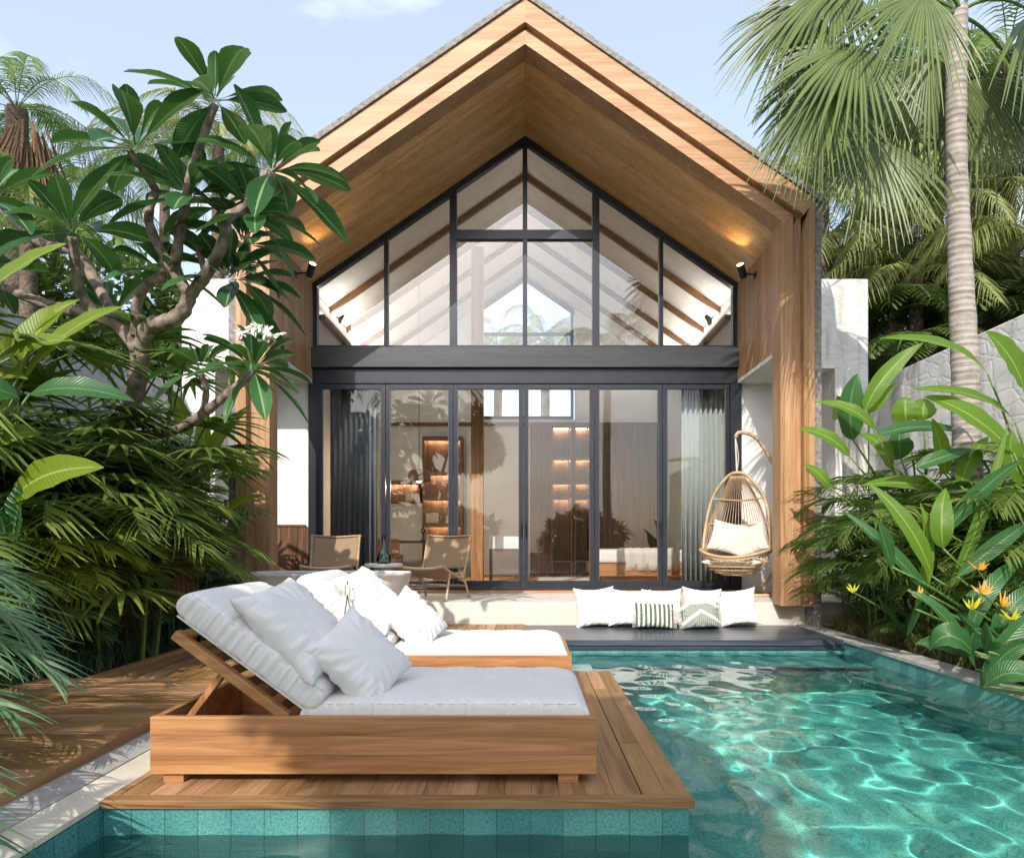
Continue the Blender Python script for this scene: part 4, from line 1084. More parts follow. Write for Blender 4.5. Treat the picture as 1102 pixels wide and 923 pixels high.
def frangipani():
    base = P(128, 690, 6.6); base.z = -.03
    t = thing('frangipani_tree', base, 'large frangipani tree with knobbly grey branches and rosettes of long dark leaves at upper left', 'tree')
    r = random.Random(11); b = MB()
    def br(pts, r0, r1):
        pp = smooth_path([P(*q) for q in pts], 5); n = len(pp)
        b.tube(pp, [(r0+(r1-r0)*i/(n-1))*(1+.10*math.sin(i*2.1)) for i in range(n)], 9)
    pts = [(128, 700, 6.6), (120, 600, 6.5), (128, 500, 6.3), (146, 420, 6.0), (152, 375, 5.8)]
    br(pts, .085, .075)
    br([(152,375,5.8),(160,352,5.7),(180,346,5.6),(196,336,5.55),(204,318,5.5)], .07, .055)
    br([(204,318,5.5),(222,295,5.4),(240,262,5.2),(245,235,5.15),(265,222,5.1),(293,186,5.0)], .052, .032)
    br([(204,318,5.5),(188,292,5.5),(172,268,5.45),(160,235,5.4),(168,205,5.4)], .05, .03)
    br([(188,292,5.5),(192,262,5.4),(200,215,5.3),(206,185,5.2),(218,150,5.1),(232,112,5.0)], .045, .026)
    br([(150,378,5.8),(128,352,5.8),(105,340,5.75),(88,318,5.7),(82,290,5.6),(78,255,5.5)], .062, .034)
    br([(146,362,5.8),(148,325,5.7),(160,305,5.6),(176,298,5.5)], .045, .034)
    br([(105,340,5.75),(60,330,5.8),(25,318,5.9),(-15,300,6)], .05, .034)
    br([(128,352,5.8),(85,275,6),(45,262,6),(0,225,6.1),(-40,200,6.1)], .05, .036)
    br([(168,205,5.4),(150,178,5.2),(138,160,5.1)], .03, .022)
    br([(140,470,6.1),(190,462,5.9),(225,440,5.6),(262,410,5.3),(272,398,5.25)], .05, .028)
    br([(218,445,5.7),(222,420,5.6),(216,400,5.5)], .03, .02)
    br([(222,295,5.4),(215,260,5.5),(240,225,5.6)], .03, .022)
    b.obj('trunk', M['bark_plum'], t, smooth=True)
    ros = [(232,108,5.0,.54,15,(0,0,1)), (293,184,5.0,.60,18,(.4,-.2,.8)), (204,212,5.3,.55,14,(0,-.4,.9)), (146,160,5.05,.64,14,(-.4,-.3,.8)), (78,250,5.5,.60,15,(-.1,-.2,1)),
           (-12,215,5.5,.60,13,(0,-.3,1)), (240,222,5.6,.58,14,(.2,-.4,.8)), (245,300,5.6,.56,14,(.6,-.4,.5)), (176,292,5.6,.42,11,(.1,-.5,.9)), 
           (-20,290,5.7,.55,12,(-.1,-.3,1)), 
           (272,396,5.2,.46,20,(.35,-.5,.7)), (216,397,5.5,.40,13,(0,-.3,1)), (262,262,5.6,.5,13,(.5,-.2,.7)), ]
    f = MB()
    ros += [
            (255,300,5.8,.55,14,(.6,-.3,.6)), (275,232,5.3,.5,13,(.6,-.3,.5)), (120,340,6.3,.5,12,(0,-.5,.8))]
    for px, py, d, L, n, ax in ros: rosette(f, P(px, py, d), L*1.06, n, r, ax, .18)
    f.obj('foliage', M['l_plum'], t, smooth=True)
    # flower cluster
    fl = MB(); fc = P(277, 362, 5.15); c0 = P(272, 396, 5.2)
    st = MB()
    for i in range(15):
        c = fc+Vector((r.uniform(-.14,.14), r.uniform(-.08,.08), r.uniform(-.05,.07)))
        st.tube([c0, c0.lerp(c, .6)+Vector((0,0,.02)), c], .005, 5)
        up = Vector((r.uniform(-.6,.6), r.uniform(-1,-.2), r.uniform(.2,1))).normalized(); s1 = up.orthogonal().normalized(); s2 = up.cross(s1)
        for k in range(5):
            a = k*2*math.pi/5+i; d = s1*math.cos(a)+s2*math.sin(a)
            fl.blade([c, c+d*.03+up*.012, c+d*.055+up*.008, c+d*.066], [.004, .017, .016, .003], side=up.cross(d), fold=.1, cols=3)
    o = fl.obj('flower_cluster', M['petal'], t, smooth=True); st.obj('flower_stalk', M['stem_g'], o)
frangipani()

# ---------------- broad leaved plants: (base, ctrl, tip, half width) in picture pixels + depth
def broad_plant(name, root, leaves, label, cat='plant', mat='l_ban', zc=None, stem_r=.014, group=None, wmul=1.0):
    """leaves: (bx,by,cx,cy,tx,ty,d,halfwidth[,mat])"""
    t = thing(name, root, label, cat, group); rt = Vector(root); r = random.Random(hash(label) % 1000 if False else len(label)*7)
    conv = (lambda x, y, d: P(860+x/4.554, 340+y/4.554, d)) if zc else P
    for i, lf in enumerate(leaves):
        bx, by, cx_, cy_, tx, ty, d, w_ = lf[:8]; mt = lf[8] if len(lf) > 8 else mat
        B = conv(bx, by, d); Cc = conv(cx_, cy_, d-.12); T_ = conv(tx, ty, d+r.uniform(-.35, .2)); w_ *= wmul
        leaf_part(t, M[mt], B, Cc, T_, w_, face=(r.uniform(-.3,.3), -.8, r.uniform(.35,.7)), wave=.06, ph=i, fold=r.uniform(.12,.34), n=14, a=.40)
        s_ = MB(); s_.tube(bez(rt+Vector((r.uniform(-.06,.06), r.uniform(-.06,.06), .0)), (rt*.35+B*.65)+Vector(((rt.x-B.x)*.35, 0, -.05)), B, 9), [stem_r*(1.3-.7*k/8) for k in range(9)], 7)
        s_.obj('stem', M['stem_g'], t, smooth=True)
    return t
broad_plant('strelitzia', (5.0, 6.6, -.03), [
    (925,285,760,90,395,110,6.3,.105), (1060,520,900,340,540,360,6.2,.10), (1050,670,850,440,600,390,6.0,.15), (1102,800,1010,690,1045,560,6.1,.14),
    (1102,355,1050,180,915,75,6.0,.16), (720,780,700,640,650,500,6.5,.115), (790,830,820,690,930,590,6.4,.10), (1010,1050,1010,950,1090,780,6.2,.09),
    (830,1000,940,780,1050,735,6.1,.085), (720,1060,880,830,1100,700,5.9,.09,'l_bandk'), (570,745,700,680,850,652,6.3,.09,'l_bandk')],
    'tall bright green strelitzia with long arching paddle leaves at the right edge', zc=1, wmul=.85)
broad_plant('strelitzia', (4.75, 8.2, -.03), [
    (320,470,400,260,610,130,7.6,.10), (340,475,390,400,470,335,7.7,.075), (370,560,290,430,75,420,7.5,.09), (250,690,150,560,-5,553,7.4,.10), (265,610,225,430,290,280,7.8,.17,'l_bandk'),
    (450,750,420,590,290,580,7.4,.11), (500,700,480,620,500,560,7.5,.15,'l_bandk'), (525,520,515,460,525,395,7.9,.16), (610,510,600,450,625,405,7.9,.14), (150,840,110,770,25,725,7.3,.085),
    (380,585,600,500,840,580,7.2,.09,'l_bandk'), (190,500,180,450,185,390,8.0,.13), (690,870,560,790,300,830,7.0,.10)],
    'strelitzia with upright dark and yellow green paddles beside the white return wall', zc=1)
broad_plant('strelitzia', (4.2, 5.9, -.03), [
    (1003,620,985,560,935,520,5.7,.12,'l_ban'), (1015,590,1010,555,1018,525,5.8,.14), (1020,640,1060,560,1085,455,5.9,.08), (1000,640,960,590,905,548,5.7,.10,'l_bandk'),
    (960,610,950,580,945,560,5.6,.15,'l_bandk'), (1030,620,1085,575,1110,560,5.5,.10,'l_bandk'), (1040,640,1075,640,1120,610,5.4,.09,'l_bandk'), (985,655,1010,590,990,540,5.9,.09)],
    'mid height strelitzia with a fan of straight pale stalks in the right bed centre', wmul=.68)
broad_plant('peace_lily', (3.98, 4.75, -.03), [
    (1045,700,1030,690,985,692,4.7,.13,'l_bandk'), (1040,700,1050,670,1052,678,4.6,.12,'l_bandk'), (1050,705,1020,665,1000,700,4.5,.14,'l_bandk'), (1060,700,1070,670,1068,690,4.4,.12,'l_bandk'),
    (1060,740,1090,705,1130,745,4.3,.12,'l_bandk'), (1060,735,1080,690,1120,690,4.5,.10,'l_bandk'), (1055,740,1090,660,1140,655,4.7,.09,'l_bandk'), (1050,720,1020,650,975,635,4.9,.09,'l_bandk'),
    (1070,690,1085,640,1130,625,4.9,.10,'l_bandk'), (1040,690,1065,610,1110,600,5.2,.09,'l_bandk')],
    'low clump of broad glossy dark leaves at the right pool coping', mat='l_bandk', wmul=.72)
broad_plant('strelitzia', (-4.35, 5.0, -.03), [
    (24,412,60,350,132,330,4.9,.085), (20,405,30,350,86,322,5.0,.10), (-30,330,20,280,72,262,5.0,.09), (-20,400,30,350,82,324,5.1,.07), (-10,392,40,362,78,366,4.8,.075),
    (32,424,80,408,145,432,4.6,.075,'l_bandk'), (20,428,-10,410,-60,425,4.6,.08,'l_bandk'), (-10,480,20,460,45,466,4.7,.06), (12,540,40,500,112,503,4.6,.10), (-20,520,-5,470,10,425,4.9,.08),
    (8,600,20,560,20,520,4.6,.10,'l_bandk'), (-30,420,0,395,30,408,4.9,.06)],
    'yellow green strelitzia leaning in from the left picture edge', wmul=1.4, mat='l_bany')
broad_plant('strelitzia', (-3.95, 8.1, -.03), [
    (220,505,232,470,270,436,7.2,.12), (205,470,195,440,180,415,7.3,.10), (238,560,255,535,284,533,7.2,.07), (215,545,205,500,190,470,7.4,.12,'l_bandk'), (235,600,250,570,262,548,7.3,.09,'l_bandk'), (225,520,215,470,222,430,7.6,.10)],
    'strelitzia with one bright leaf just left of the left timber pillar')
broad_plant('strelitzia', (-4.3, 6.2, -.03), [
    (60,640,50,590,20,545,5.6,.12,'l_bandk'), (70,650,90,600,100,560,5.7,.10,'l_bandk'), (50,650,20,610,-20,590,5.6,.11,'l_bandk'), (110,700,112,670,140,655,5.8,.10,'l_bandk'), (80,690,60,650,30,630,5.5,.10,'l_bandk'), (100,680,85,640,88,600,5.8,.09,'l_ban')],
    'dark broad leaved plant low in the middle of the left bed')

def flower(px, py, d, root, label, mat, n=8, s=.09):
    t = thing('bract_flower', root, label, 'flower'); c = P(px, py, d); r = random.Random(int(px)); b = MB(); rt = Vector(root)
    for i in range(n):
        a = r.uniform(0, 6.28); el = r.uniform(-.1, 1.2); dv = Vector((math.cos(a)*math.cos(el), math.sin(a)*math.cos(el)*.7, math.sin(el)))
        L = s*r.uniform(.7, 1.1); b.blade([c, c+dv*L*.5, c+dv*L+UP*.02], [.008, s*.12, .002], side=dv.cross(Vector((0,-1,.3))), fold=.4, cols=3)
    b.obj('bracts', mat, t, smooth=True); q = MB(); q.tube(bez(rt, (c+rt)/2+Vector((.05,0,.1)), c, 8), .008, 6); q.obj('stem', M['stem_g'], t)
    q = MB()
    for k in range(3):
        dv = Vector((r.uniform(-1,1), -.4, .5)).normalized(); bigleaf(q, rt.lerp(c, .3), rt.lerp(c, .5)+dv*.15, rt.lerp(c, .55)+dv*.38, .045)
    q.obj('foliage', M['l_bandk'], t, smooth=True)
for px, py, d, lab, mt in ((987,643,5.0,'orange pointed flower nearest the pool beside the pale stalks','petal_o'), (1052,612,5.3,'small orange flower highest in the right bed','petal_o'), (1056,638,5.0,'yellow orange flower just below the highest one','petal_o'),
    (1078,652,4.8,'wide orange flower near the right picture edge','petal_o'), (1088,666,4.7,'lowest yellow orange flower at the right picture edge','petal_y'), (918,637,6.6,'cluster of yellow bracts low beside the ledge palms','petal_y'),
    (1045,655,4.9,'pale yellow slanting flower in front of the broad dark leaves','petal_y'), (1098,600,5.4,'orange flower cut by the right picture edge','petal_o')):
    c = P(px, py, d); flower(px, py, d, (max(c.x+.08, 3.98), c.y+.15, -.03), lab, M[mt])
c = P(118, 642, 6.0); flower(118, 642, 6.0, (c.x-.1, c.y+.2, -.03), 'orange bract flower low in the shade of the left bed', M['petal_o'], 14, .13)

# ---------------- palms built once per kind, then copied
def proto_palm(name, kind, seed):
    r = random.Random(seed); t = thing(name, (0,0,0), 'x', 'palm'); OFF[t.name] = Vector((0,0,0)); kids = []
    fo = MB(); st = MB()
    if kind == 'parlour':      # multi stemmed, 1.6 m
        for s in range(5):
            a = r.uniform(0, 6.28); h = r.uniform(.35, 1.0); p0 = Vector((math.cos(a)*.09, math.sin(a)*.09, 0)); p1 = p0*2.2+UP*h
            st.tube(bez(p0, p0*1.2+UP*h*.5, p1, 6), .014, 6)
            for k in range(6):
                az = a+k*1.15+r.uniform(-.3,.3); L = r.uniform(.55, .85); d = Vector((math.cos(az), math.sin(az), 0)); e = r.uniform(.35, 1.0)
                frond(fo, st, p1, p1+d*L*.5+UP*L*e*.75, p1+d*L*.95+UP*L*(e*.45-.15), 19, .34, .0125, r, .35, 60)
    if kind == 'lady':         # small fans on canes
        for s in range(9):
            a = r.uniform(0, 6.28); h = r.uniform(.3, 1.5); p0 = Vector((math.cos(a)*.15, math.sin(a)*.15, 0)); p1 = p0*1.5+UP*h
            st.tube([p0, p1], .011, 6)
            for k in range(5):
                az = a+k*1.26+r.uniform(-.3,.3); d = Vector((math.cos(az), math.sin(az), r.uniform(.1,.7))).normalized(); hub = p1+d*r.uniform(.2,.34)
                st.tube([p1-UP*.05*k, hub], .005, 5); fan(fo, hub, d-UP*.25, UP+d*.3, r.uniform(.26,.36), 13, 95, .45, r, join=.3)
    if kind == 'cluster':      # finely divided long fronds
        for k in range(15):
            az = k*2.4+r.uniform(-.3,.3); L = r.uniform(.9, 1.35); d = Vector((math.cos(az), math.sin(az), 0)); e = r.uniform(.5, 1.35); p = UP*.05
            frond(fo, st, p, p+d*L*.35+UP*L*e, p+d*L*.85+UP*L*(e*.72-.1), 30, .36, .0095, r, .4, 55)
    if kind == 'coconut':
        for k in range(19):
            az = k*2.4+r.uniform(-.2,.2); L = r.uniform(2.1, 2.7); d = Vector((math.cos(az), math.sin(az), 0)); e = r.uniform(-.1, 1.0)
            frond(fo, st, UP*0, d*L*.5+UP*L*(e*.7+.12), d*L+UP*L*(e*.5-.5), 44, .62, .020, r, .75, 62, 3)
    if kind == 'treefern':
        for k in range(16):
            az = k*2.4+r.uniform(-.2,.2); L = r.uniform(1.2, 1.6); d = Vector((math.cos(az), math.sin(az), 0)); e = r.uniform(.1, .7)
            base = UP*0; c1 = d*L*.5+UP*L*(e*.7+.15); tp = d*L+UP*L*(e*.4-.3)
            path = bez(base, c1, tp, 20)
            st.tube(path, .012, 5)
            for i in range(2, 20):
                T = (path[min(i+1,19)]-path[i-1]).normalized(); sd = T.cross(UP).normalized(); l = .42*math.sin(math.pi*min(1, i/20*.9+.1))**.7
                for s in (-1, 1):
                    dd = (sd*s+T*.5).normalized(); frond(fo, st, path[i], path[i]+dd*l*.5+UP*.03, path[i]+dd*l-UP*.07, 9, .085, .011, r, .2, 65, 1)
    mats = {'parlour':'l_palm','lady':'l_palm','cluster':'l_blue','coconut':'l_coco','treefern':'l_fern'}
    a = fo.obj('foliage', M[mats[kind]], t, smooth=False); kids.append(a)
    b = st.obj('stem' if kind not in ('coconut','treefern') else 'midribs', M['stem_g'], t); kids.append(b)
    return t, kids
USED = set()
def place(proto, loc, rz, scale, label, cat='palm', group=None, mat=None, trunk=None):
    t, kids = proto
    if t.name in USED: o = copy_tree(t, kids, loc, rz, scale, label); ks = [c for c in children(o)] if (mat or trunk) else []
    else: USED.add(t.name); o = t; o.location = loc; o.rotation_euler = (0,0,rz); o.scale = (scale,)*3; o['label'] = label; ks = kids
    o['category'] = cat
    if group: o['group'] = group
    if mat:
        for k in ks:
            if k.name.startswith('foliage'):
                k.data = k.data.copy(); k.data.materials[0] = M[mat]
    if trunk:   # trunk in local space below the crown
        h, r0, m_ = trunk; b = MB(); zz = -h/scale
        b.tube(smooth_path([(r0*1.5/scale*.3, 0, zz), (-.06, .03, zz*.6), (0, 0, 0)], 7), [r0/scale*(1.25-.3*i/14) for i in range(15)], 10)
        b.obj('trunk', M[m_], o, local=True, smooth=True)
    return o
PP = [proto_palm('parlour_palm', 'parlour', 1), proto_palm('parlour_palm', 'parlour', 2)]
LP = proto_palm('lady_palm', 'lady', 3); CP = proto_palm('feather_palm', 'cluster', 4); KP = proto_palm('coconut_palm', 'coconut', 5); TF = proto_palm('tree_fern', 'treefern', 6)
KP2 = proto_palm('coconut_palm', 'coconut', 8)
gl = 'palms crowding the left bed'; gr_ = 'palms crowding the right bed'
seq = [  # proto, x, y, rz, scale, label, mat
 (PP[0], -3.85, 6.0, .3, 1.25, 'dark parlour palm whose fronds hang behind the raised end of the near lounger', None),
 (PP[1], -4.45, 6.6, 1.3, 1.5, 'tall dark parlour palm in the middle of the left bed', None),
 (LP, -4.0, 7.0, 2.1, 1.25, 'lady palm with dense small fans under the frangipani trunk', None),
 (LP, -4.6, 7.6, .5, 1.45, 'tallest lady palm against the grey left wall', None),
 (PP[0], -4.15, 7.6, 2.6, 1.2, 'parlour palm nearest the left timber pillar', None),
 (CP, -3.72, 6.5, .9, .62, 'low blue green feather palm at the rear deck edge', None),
 (CP, -3.95, 5.5, 2.2, .70, 'low blue green feather palm at the corner of the left deck', None),
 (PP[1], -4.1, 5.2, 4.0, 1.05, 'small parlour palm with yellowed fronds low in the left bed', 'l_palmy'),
 (PP[0], -4.9, 5.6, 5.0, 1.4, 'parlour palm deep in the left bed behind the strelitzia', None),
 (LP, -4.35, 8.2, 3.9, 1.5, 'lady palm close to the left white return wall', None),
 (PP[1], -5.0, 7.0, .1, 1.75, 'parlour palm squeezed against the grey wall with high fronds', None),
 (CP, -4.5, 4.4, 1.9, 1.1, 'blue green feather palm beside the front left deck', None),
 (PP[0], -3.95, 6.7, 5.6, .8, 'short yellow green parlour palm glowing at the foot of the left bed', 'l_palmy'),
 (LP, -4.9, 6.2, 2.0, 1.6, 'lady palm rising behind the parlour palms at far left', None),
]
seq += [
 (CP, -3.78, 6.2, .2, 1.55, 'tall feather palm hiding the frangipani trunk', 'l_palm'),
 (PP[0], -4.05, 5.9, 3.3, 1.75, 'tall parlour palm just left of the frangipani trunk', None),
 (LP, -3.8, 7.6, 5.2, 1.35, 'lady palm overlapping the left timber pillar', None),
 (CP, -4.6, 5.2, 4.0, 1.7, 'tall feather palm before the grey left wall', 'l_palm'),
 (LP, -3.62, 6.15, 1.2, 1.85, 'tall lady palm wrapping the frangipani trunk with small fans', None),
 (LP, -4.1, 5.7, 4.4, 1.8, 'tall lady palm left of the frangipani trunk before the wall', None),
 (PP[0], -4.6, 4.9, .9, 1.7, 'parlour palm below the yellow green strelitzia at the left edge', None),
 (PP[1], -3.85, 5.6, 2.9, .9, 'small parlour palm with lit yellow fronds at the left deck corner', 'l_palmy'),
]
for pr, x, y, rz, s_, lab, mt in seq: place(pr, (x, y, -.03), rz, s_, lab, 'palm', gl, mt)
seq = [
 (PP[1], 3.98, 7.7, .6, 1.05, 'parlour palm brushing the lower right timber pillar', None),
 (PP[0], 4.25, 7.1, 2.2, 1.25, 'parlour palm with arching pale fronds in the right bed', None),
 (LP, 4.7, 7.7, 1.1, 1.35, 'lady palm behind the parlour palms at the white return wall', None),
 (PP[1], 4.15, 6.4, 3.2, .95, 'short parlour palm halfway along the right coping', None),
 (LP, 4.9, 6.6, 4.0, 1.3, 'lady palm against the white right wall', None),
 (PP[0], 4.7, 5.7, 5.1, 1.15, 'parlour palm behind the orange flowers', None),
 (PP[1], 4.8, 4.9, .2, 1.15, 'parlour palm at the right picture edge below the strelitzia', None),
 (PP[0], 3.98, 8.4, 4.1, .8, 'lowest parlour palm at the corner of the dark ledge', None),
 (LP, 4.35, 5.4, .9, .75, 'small lady palm between the orange flowers', None),
]
seq += [
 (PP[0], 4.0, 7.2, 1.2, 1.1, 'parlour palm leaning over the coping near the dark ledge corner', None),
 (CP, 4.0, 6.9, .4, .55, 'low feather palm at the coping with arching pale fronds', 'l_palm'),
 (CP, 3.98, 5.9, 2.4, .5, 'low feather palm at the coping left of the orange flowers', 'l_palm'),
 (PP[1], 4.4, 7.9, 5.0, 1.45, 'tall parlour palm overlapping the outer cladding of the right pillar', None),
 (LP, 4.35, 6.2, 2.8, 1.05, 'lady palm in the thick of the right bed behind the coping', None),
 (CP, 4.6, 6.9, 3.3, 1.15, 'tall feather palm in the middle of the right bed', 'l_palm'),
 (CP, 4.05, 8.0, 5.3, .9, 'feather palm spreading in front of the right timber pillar foot', 'l_palm'),
 (PP[0], 4.05, 5.2, .7, .72, 'small parlour palm at the coping between the orange flowers', None),
 (PP[1], 3.98, 6.6, 4.4, .85, 'small parlour palm hanging over the coping midway along the pool', None),
 (LP, 4.1, 4.5, 1.9, .7, 'small lady palm beside the broad glossy leaves', None),
 (PP[1], 4.3, 5.75, 2.0, 1.0, 'parlour palm in front of the pale strelitzia stalks', None),
 (CP, 4.45, 5.3, 1.0, .9, 'feather palm behind the lowest orange flowers', 'l_palm'),
 (PP[0], 4.55, 6.3, 3.6, 1.35, 'tall parlour palm behind the pale strelitzia stalks', None),
]
for pr, x, y, rz, s_, lab, mt in seq: place(pr, (x, y, -.03), rz, s_, lab, 'palm', gr_, mt)

# foreground blue green palm leaves reaching in from the left
def reach_palm(root, targets, label):
    t = thing('blue_palm', root, label, 'palm'); fo = MB(); st = MB(); r = random.Random(9); rt = Vector(root)
    for px, py, d, hgt in targets:
        T_ = P(px, py, d); c = (rt+T_)/2+Vector((0, 0, hgt)); frond(fo, st, rt+UP*.05, c, T_, 26, .50, .013, r, .25, 34, 3, start=.25)
    fo.obj('foliage', M['l_blue'], t); st.obj('stem', M['stem_g'], t)
reach_palm((-3.95, 3.5, -.03), [(70,735,3.2,.9), (40,690,3.3,1.0), (20,775,3.0,.6), (-30,650,3.4,1.0), (-10,720,3.0,.9), (-60,800,2.8,.6), (20,640,3.9,1.1)], 'blue green palm with narrow leaflets reaching in at the left picture edge')
reach_palm((-3.95, 2.5, -.03), [(-10,850,2.3,.8), (-10,905,2.1,.6), (-60,950,2.0,.6), (-80,800,2.4,.9)], 'blue green palm dipping into the lower left picture corner')

# ---------------- fan palm at the right
def fan_palm():
    rt = P(1042, 560, 7.0); rt.z = -.03; top = P(1030, 10, 7.0)
    t = thing('fan_palm', rt, 'tall fan palm with ringed grey trunk before the right garden wall', 'palm')
    b = MB(); pts = smooth_path([rt, P(1040,440,7.0), P(1034,300,7.0), P(1029,150,7.0), top], 9); n = len(pts)
    b.tube(pts, [.152-.055*min(1, i/(n*.7)) + .004*math.sin(i*2.2) for i in range(n)], 20); b.obj('trunk', M['bark_palm'], t, smooth=True)
    r = random.Random(4)
    L = [  # hub px,py,d, axis dir (x,y,z), normal, length, spread
     (995,-8,6.5,(-.5,-.2,-.85),(-.2,-1,.25),1.05,62), (925,50,6.6,(-.75,-.2,-.65),(-.3,-1,.35),1.1,80), (886,98,6.7,(-.25,-.2,-1),(-.5,-1,.1),.95,62),
     (940,152,6.9,(.0,-.25,-1),(0,-1,.2),.95,78), (868,8,6.9,(-.7,.1,-.7),(-.3,-1,.5),1.0,80), (1052,85,7.3,(.2,.2,-1),(0,-1,.3),1.05,88),
     (1112,15,6.9,(.5,-.2,-.9),(.2,-1,.3),1.15,85), (905,75,7.3,(-.6,.2,-.9),(-.2,-1,.3),1.05,80), (960,-30,7.0,(-.9,0,.1),(0,-1,.7),1.2,95),
     (1080,-40,6.6,(.5,-.5,.5),(0,-1,.8),1.1,100), (1100,90,7.5,(.6,.2,-.7),(.1,-1,.3),1.0,85), (975,70,7.6,(-.5,.4,-.8),(0,-1,.3),1.0,85), (1030,-45,7.6,(0,.6,.7),(0,-1,.8),1.2,100), (900,-15,6.8,(-.6,-.1,-.8),(-.2,-1,.4),1.0,80), (1000,60,7.2,(-.2,.2,-1),(0,-1,.3),1.0,80)]
    for px, py, d, ax, nr, ln_, spd in L:
        hub = P(px, py, d); m = MB(); fan(m, hub, ax, nr, ln_*.92, 34, spd*.92, .55, r, join=.42)
        lf = m.obj('leaf', M['l_fan'], t, smooth=False)
        q = MB(); a = (top+hub)/2+UP*.28; q.tube(bez(top+Vector((r.uniform(-.05,.05), -.03, -.08)), a, hub, 9), [.02-.001*k for k in range(9)], 7); q.obj('petiole', M['stem_g'], lf)
fan_palm()

# ---------------- palms and trees beyond the walls
def bushy(name, loc, h, blobs, n, ls, mat, label, cat='tree', trunk_r=.12, seed=1, hole=None):
    t = thing(name, loc, label, cat); r = random.Random(seed); f = MB(); L0 = Vector(loc)
    tot = sum(b_[3]**2 for b_ in blobs)
    for bx, by, bz, br in blobs:
        for i in range(int(n*br*br/tot)):
            u = Vector((r.gauss(0,1), r.gauss(0,1), r.gauss(0,1))).normalized(); rr = br*(.55+.45*r.random()**.5)*(1+.25*math.sin(u.x*5+bx*3)*math.sin(u.z*4+by))
            c = L0+Vector((bx, by, bz))+Vector((u.x*rr, u.y*rr, u.z*rr*.75)); 
            if hole and hole(c.x+c.z*.30/.72, c.y+c.z/.72): continue
            d = (u+Vector((r.uniform(-1,1), r.uniform(-1,1), r.uniform(-.9,.5)))*.9).normalized(); l = ls*r.uniform(.6, 1.3)
            f.blade([c, c+d*l*.5, c+d*l-UP*l*.15], [l*.05, l*.24, l*.02], side=d.cross(UP+u*.5), fold=.2, cols=3)
    f.obj('crown', mat, t, smooth=False)
    b = MB(); b.tube(smooth_path([L0, L0+Vector((.1,0,h*.35)), L0+Vector((0,.1,h*.7))], 4), [trunk_r, trunk_r, trunk_r*.9, trunk_r*.85, trunk_r*.8, trunk_r*.75, trunk_r*.7, trunk_r*.6, trunk_r*.5], 8)
    for bx, by, bz, br in blobs: b.tube(bez(L0+Vector((0,.0,h*.4)), L0+Vector((bx*.4, by*.4, bz*.7)), L0+Vector((bx, by, bz)), 6), [trunk_r*.6*(1-.14*i) for i in range(6)], 6)
    b.obj('trunk', M['bark_dark'], t, smooth=True)
gb = 'palms beyond the garden walls'
def cpalm(pr, px, py, d, rz, s_, label, mat=None, tr=(None, .12, 'bark_dark')):
    p = P(px, py, d); place(pr, p, rz, s_, label, 'palm', gb, mat, (p.z+.03, tr[1], tr[2]))
cpalm(KP, 905, 270, 13.0, .3, .85, 'pale feathery palm just behind the right edge of the villa roof')
cpalm(KP2, 1000, 215, 13.5, 1.0, .95, 'palm seen between the fan palm trunk and the villa')
cpalm(KP, 1110, 170, 11.5, 2.2, 1.0, 'palm with long drooping golden fronds right of the fan palm trunk')
cpalm(KP2, 1120, 270, 10.8, 4.2, .85, 'palm with the lowest golden fronds above the right garden wall')
cpalm(KP, 1060, 130, 16.0, 5.0, 1.0, 'distant palm crown behind the fan palm leaves')
cpalm(KP2, 925, 160, 16.5, 3.0, .95, 'distant palm crown beside the villa roof eave')
cpalm(KP2, 1085, 60, 15.0, 1.9, 1.15, 'high dark palm crown at the upper right corner', 'l_palm')
cpalm(KP, 935, 100, 17.0, 2.4, 1.05, 'dark palm crown behind the hanging fan palm leaves', 'l_palm')
cpalm(KP2, 1010, 120, 16.0, .7, 1.05, 'dark palm crown just left of the fan palm trunk', 'l_palm')
cpalm(KP, 885, 215, 12.5, 5.2, .8, 'palm pressed close behind the right eave of the villa roof')
cpalm(KP2, 985, 300, 12.2, 2.7, .85, 'palm with pale fronds hanging over the end of the white return wall')
cpalm(KP, 1050, 215, 12.6, 3.9, .95, 'palm directly behind the fan palm trunk')
cpalm(KP2, 30, 250, 10.9, 2.9, .7, 'palm filling the gap above the grey left wall', 'l_palm')
cpalm(KP, 235, 150, 14.0, 5.9, .7, 'palm showing between the frangipani top and the left roof slope', None)
for i, (px, py, d, s_, lab) in enumerate(((960,345,12.5,1.0,'tree fern right behind the end of the white return wall'), (1010,330,13.2,1.15,'tree fern left of the fan palm trunk above the wall'), (1075,345,12.0,1.05,'tree fern right of the fan palm trunk above the wall'),
    (985,385,11.8,.9,'lowest tree fern peeping over the dip of the right wall'), (1120,330,12.5,1.2,'tree fern at the right picture edge above the wall'), (940,300,14.0,1.2,'tree fern high behind the white return wall'), (1050,300,14.5,1.3,'tree fern in the dark gap behind the trunk'))):
    p = P(px, py, d); place(TF, p, i*1.3, s_, lab, 'tree fern', 'tree ferns beyond the right wall', None, (p.z+.03, .10, 'bark_dark'))
bushy('broadleaf_tree', (8.5, 17.5, -.03), 5, [(0,0,4.6,2.6),(2.6,.5,5.2,2.6),(-2.2,.4,3.8,2.0),(1,1,7,1.8),(5,0,5,2.6)], 6500, .42, M['l_fern'], 'dense dark green tree filling the gap behind the right palms', seed=3, trunk_r=.2)
bushy('broadleaf_tree', (6.6, 13.5, -.03), 3, [(0,0,2.6,1.5),(2,.3,2.8,1.6),(4,.5,2.9,1.8)], 4500, .34, M['l_palm'], 'low dark green tree right behind the right garden wall', seed=4)
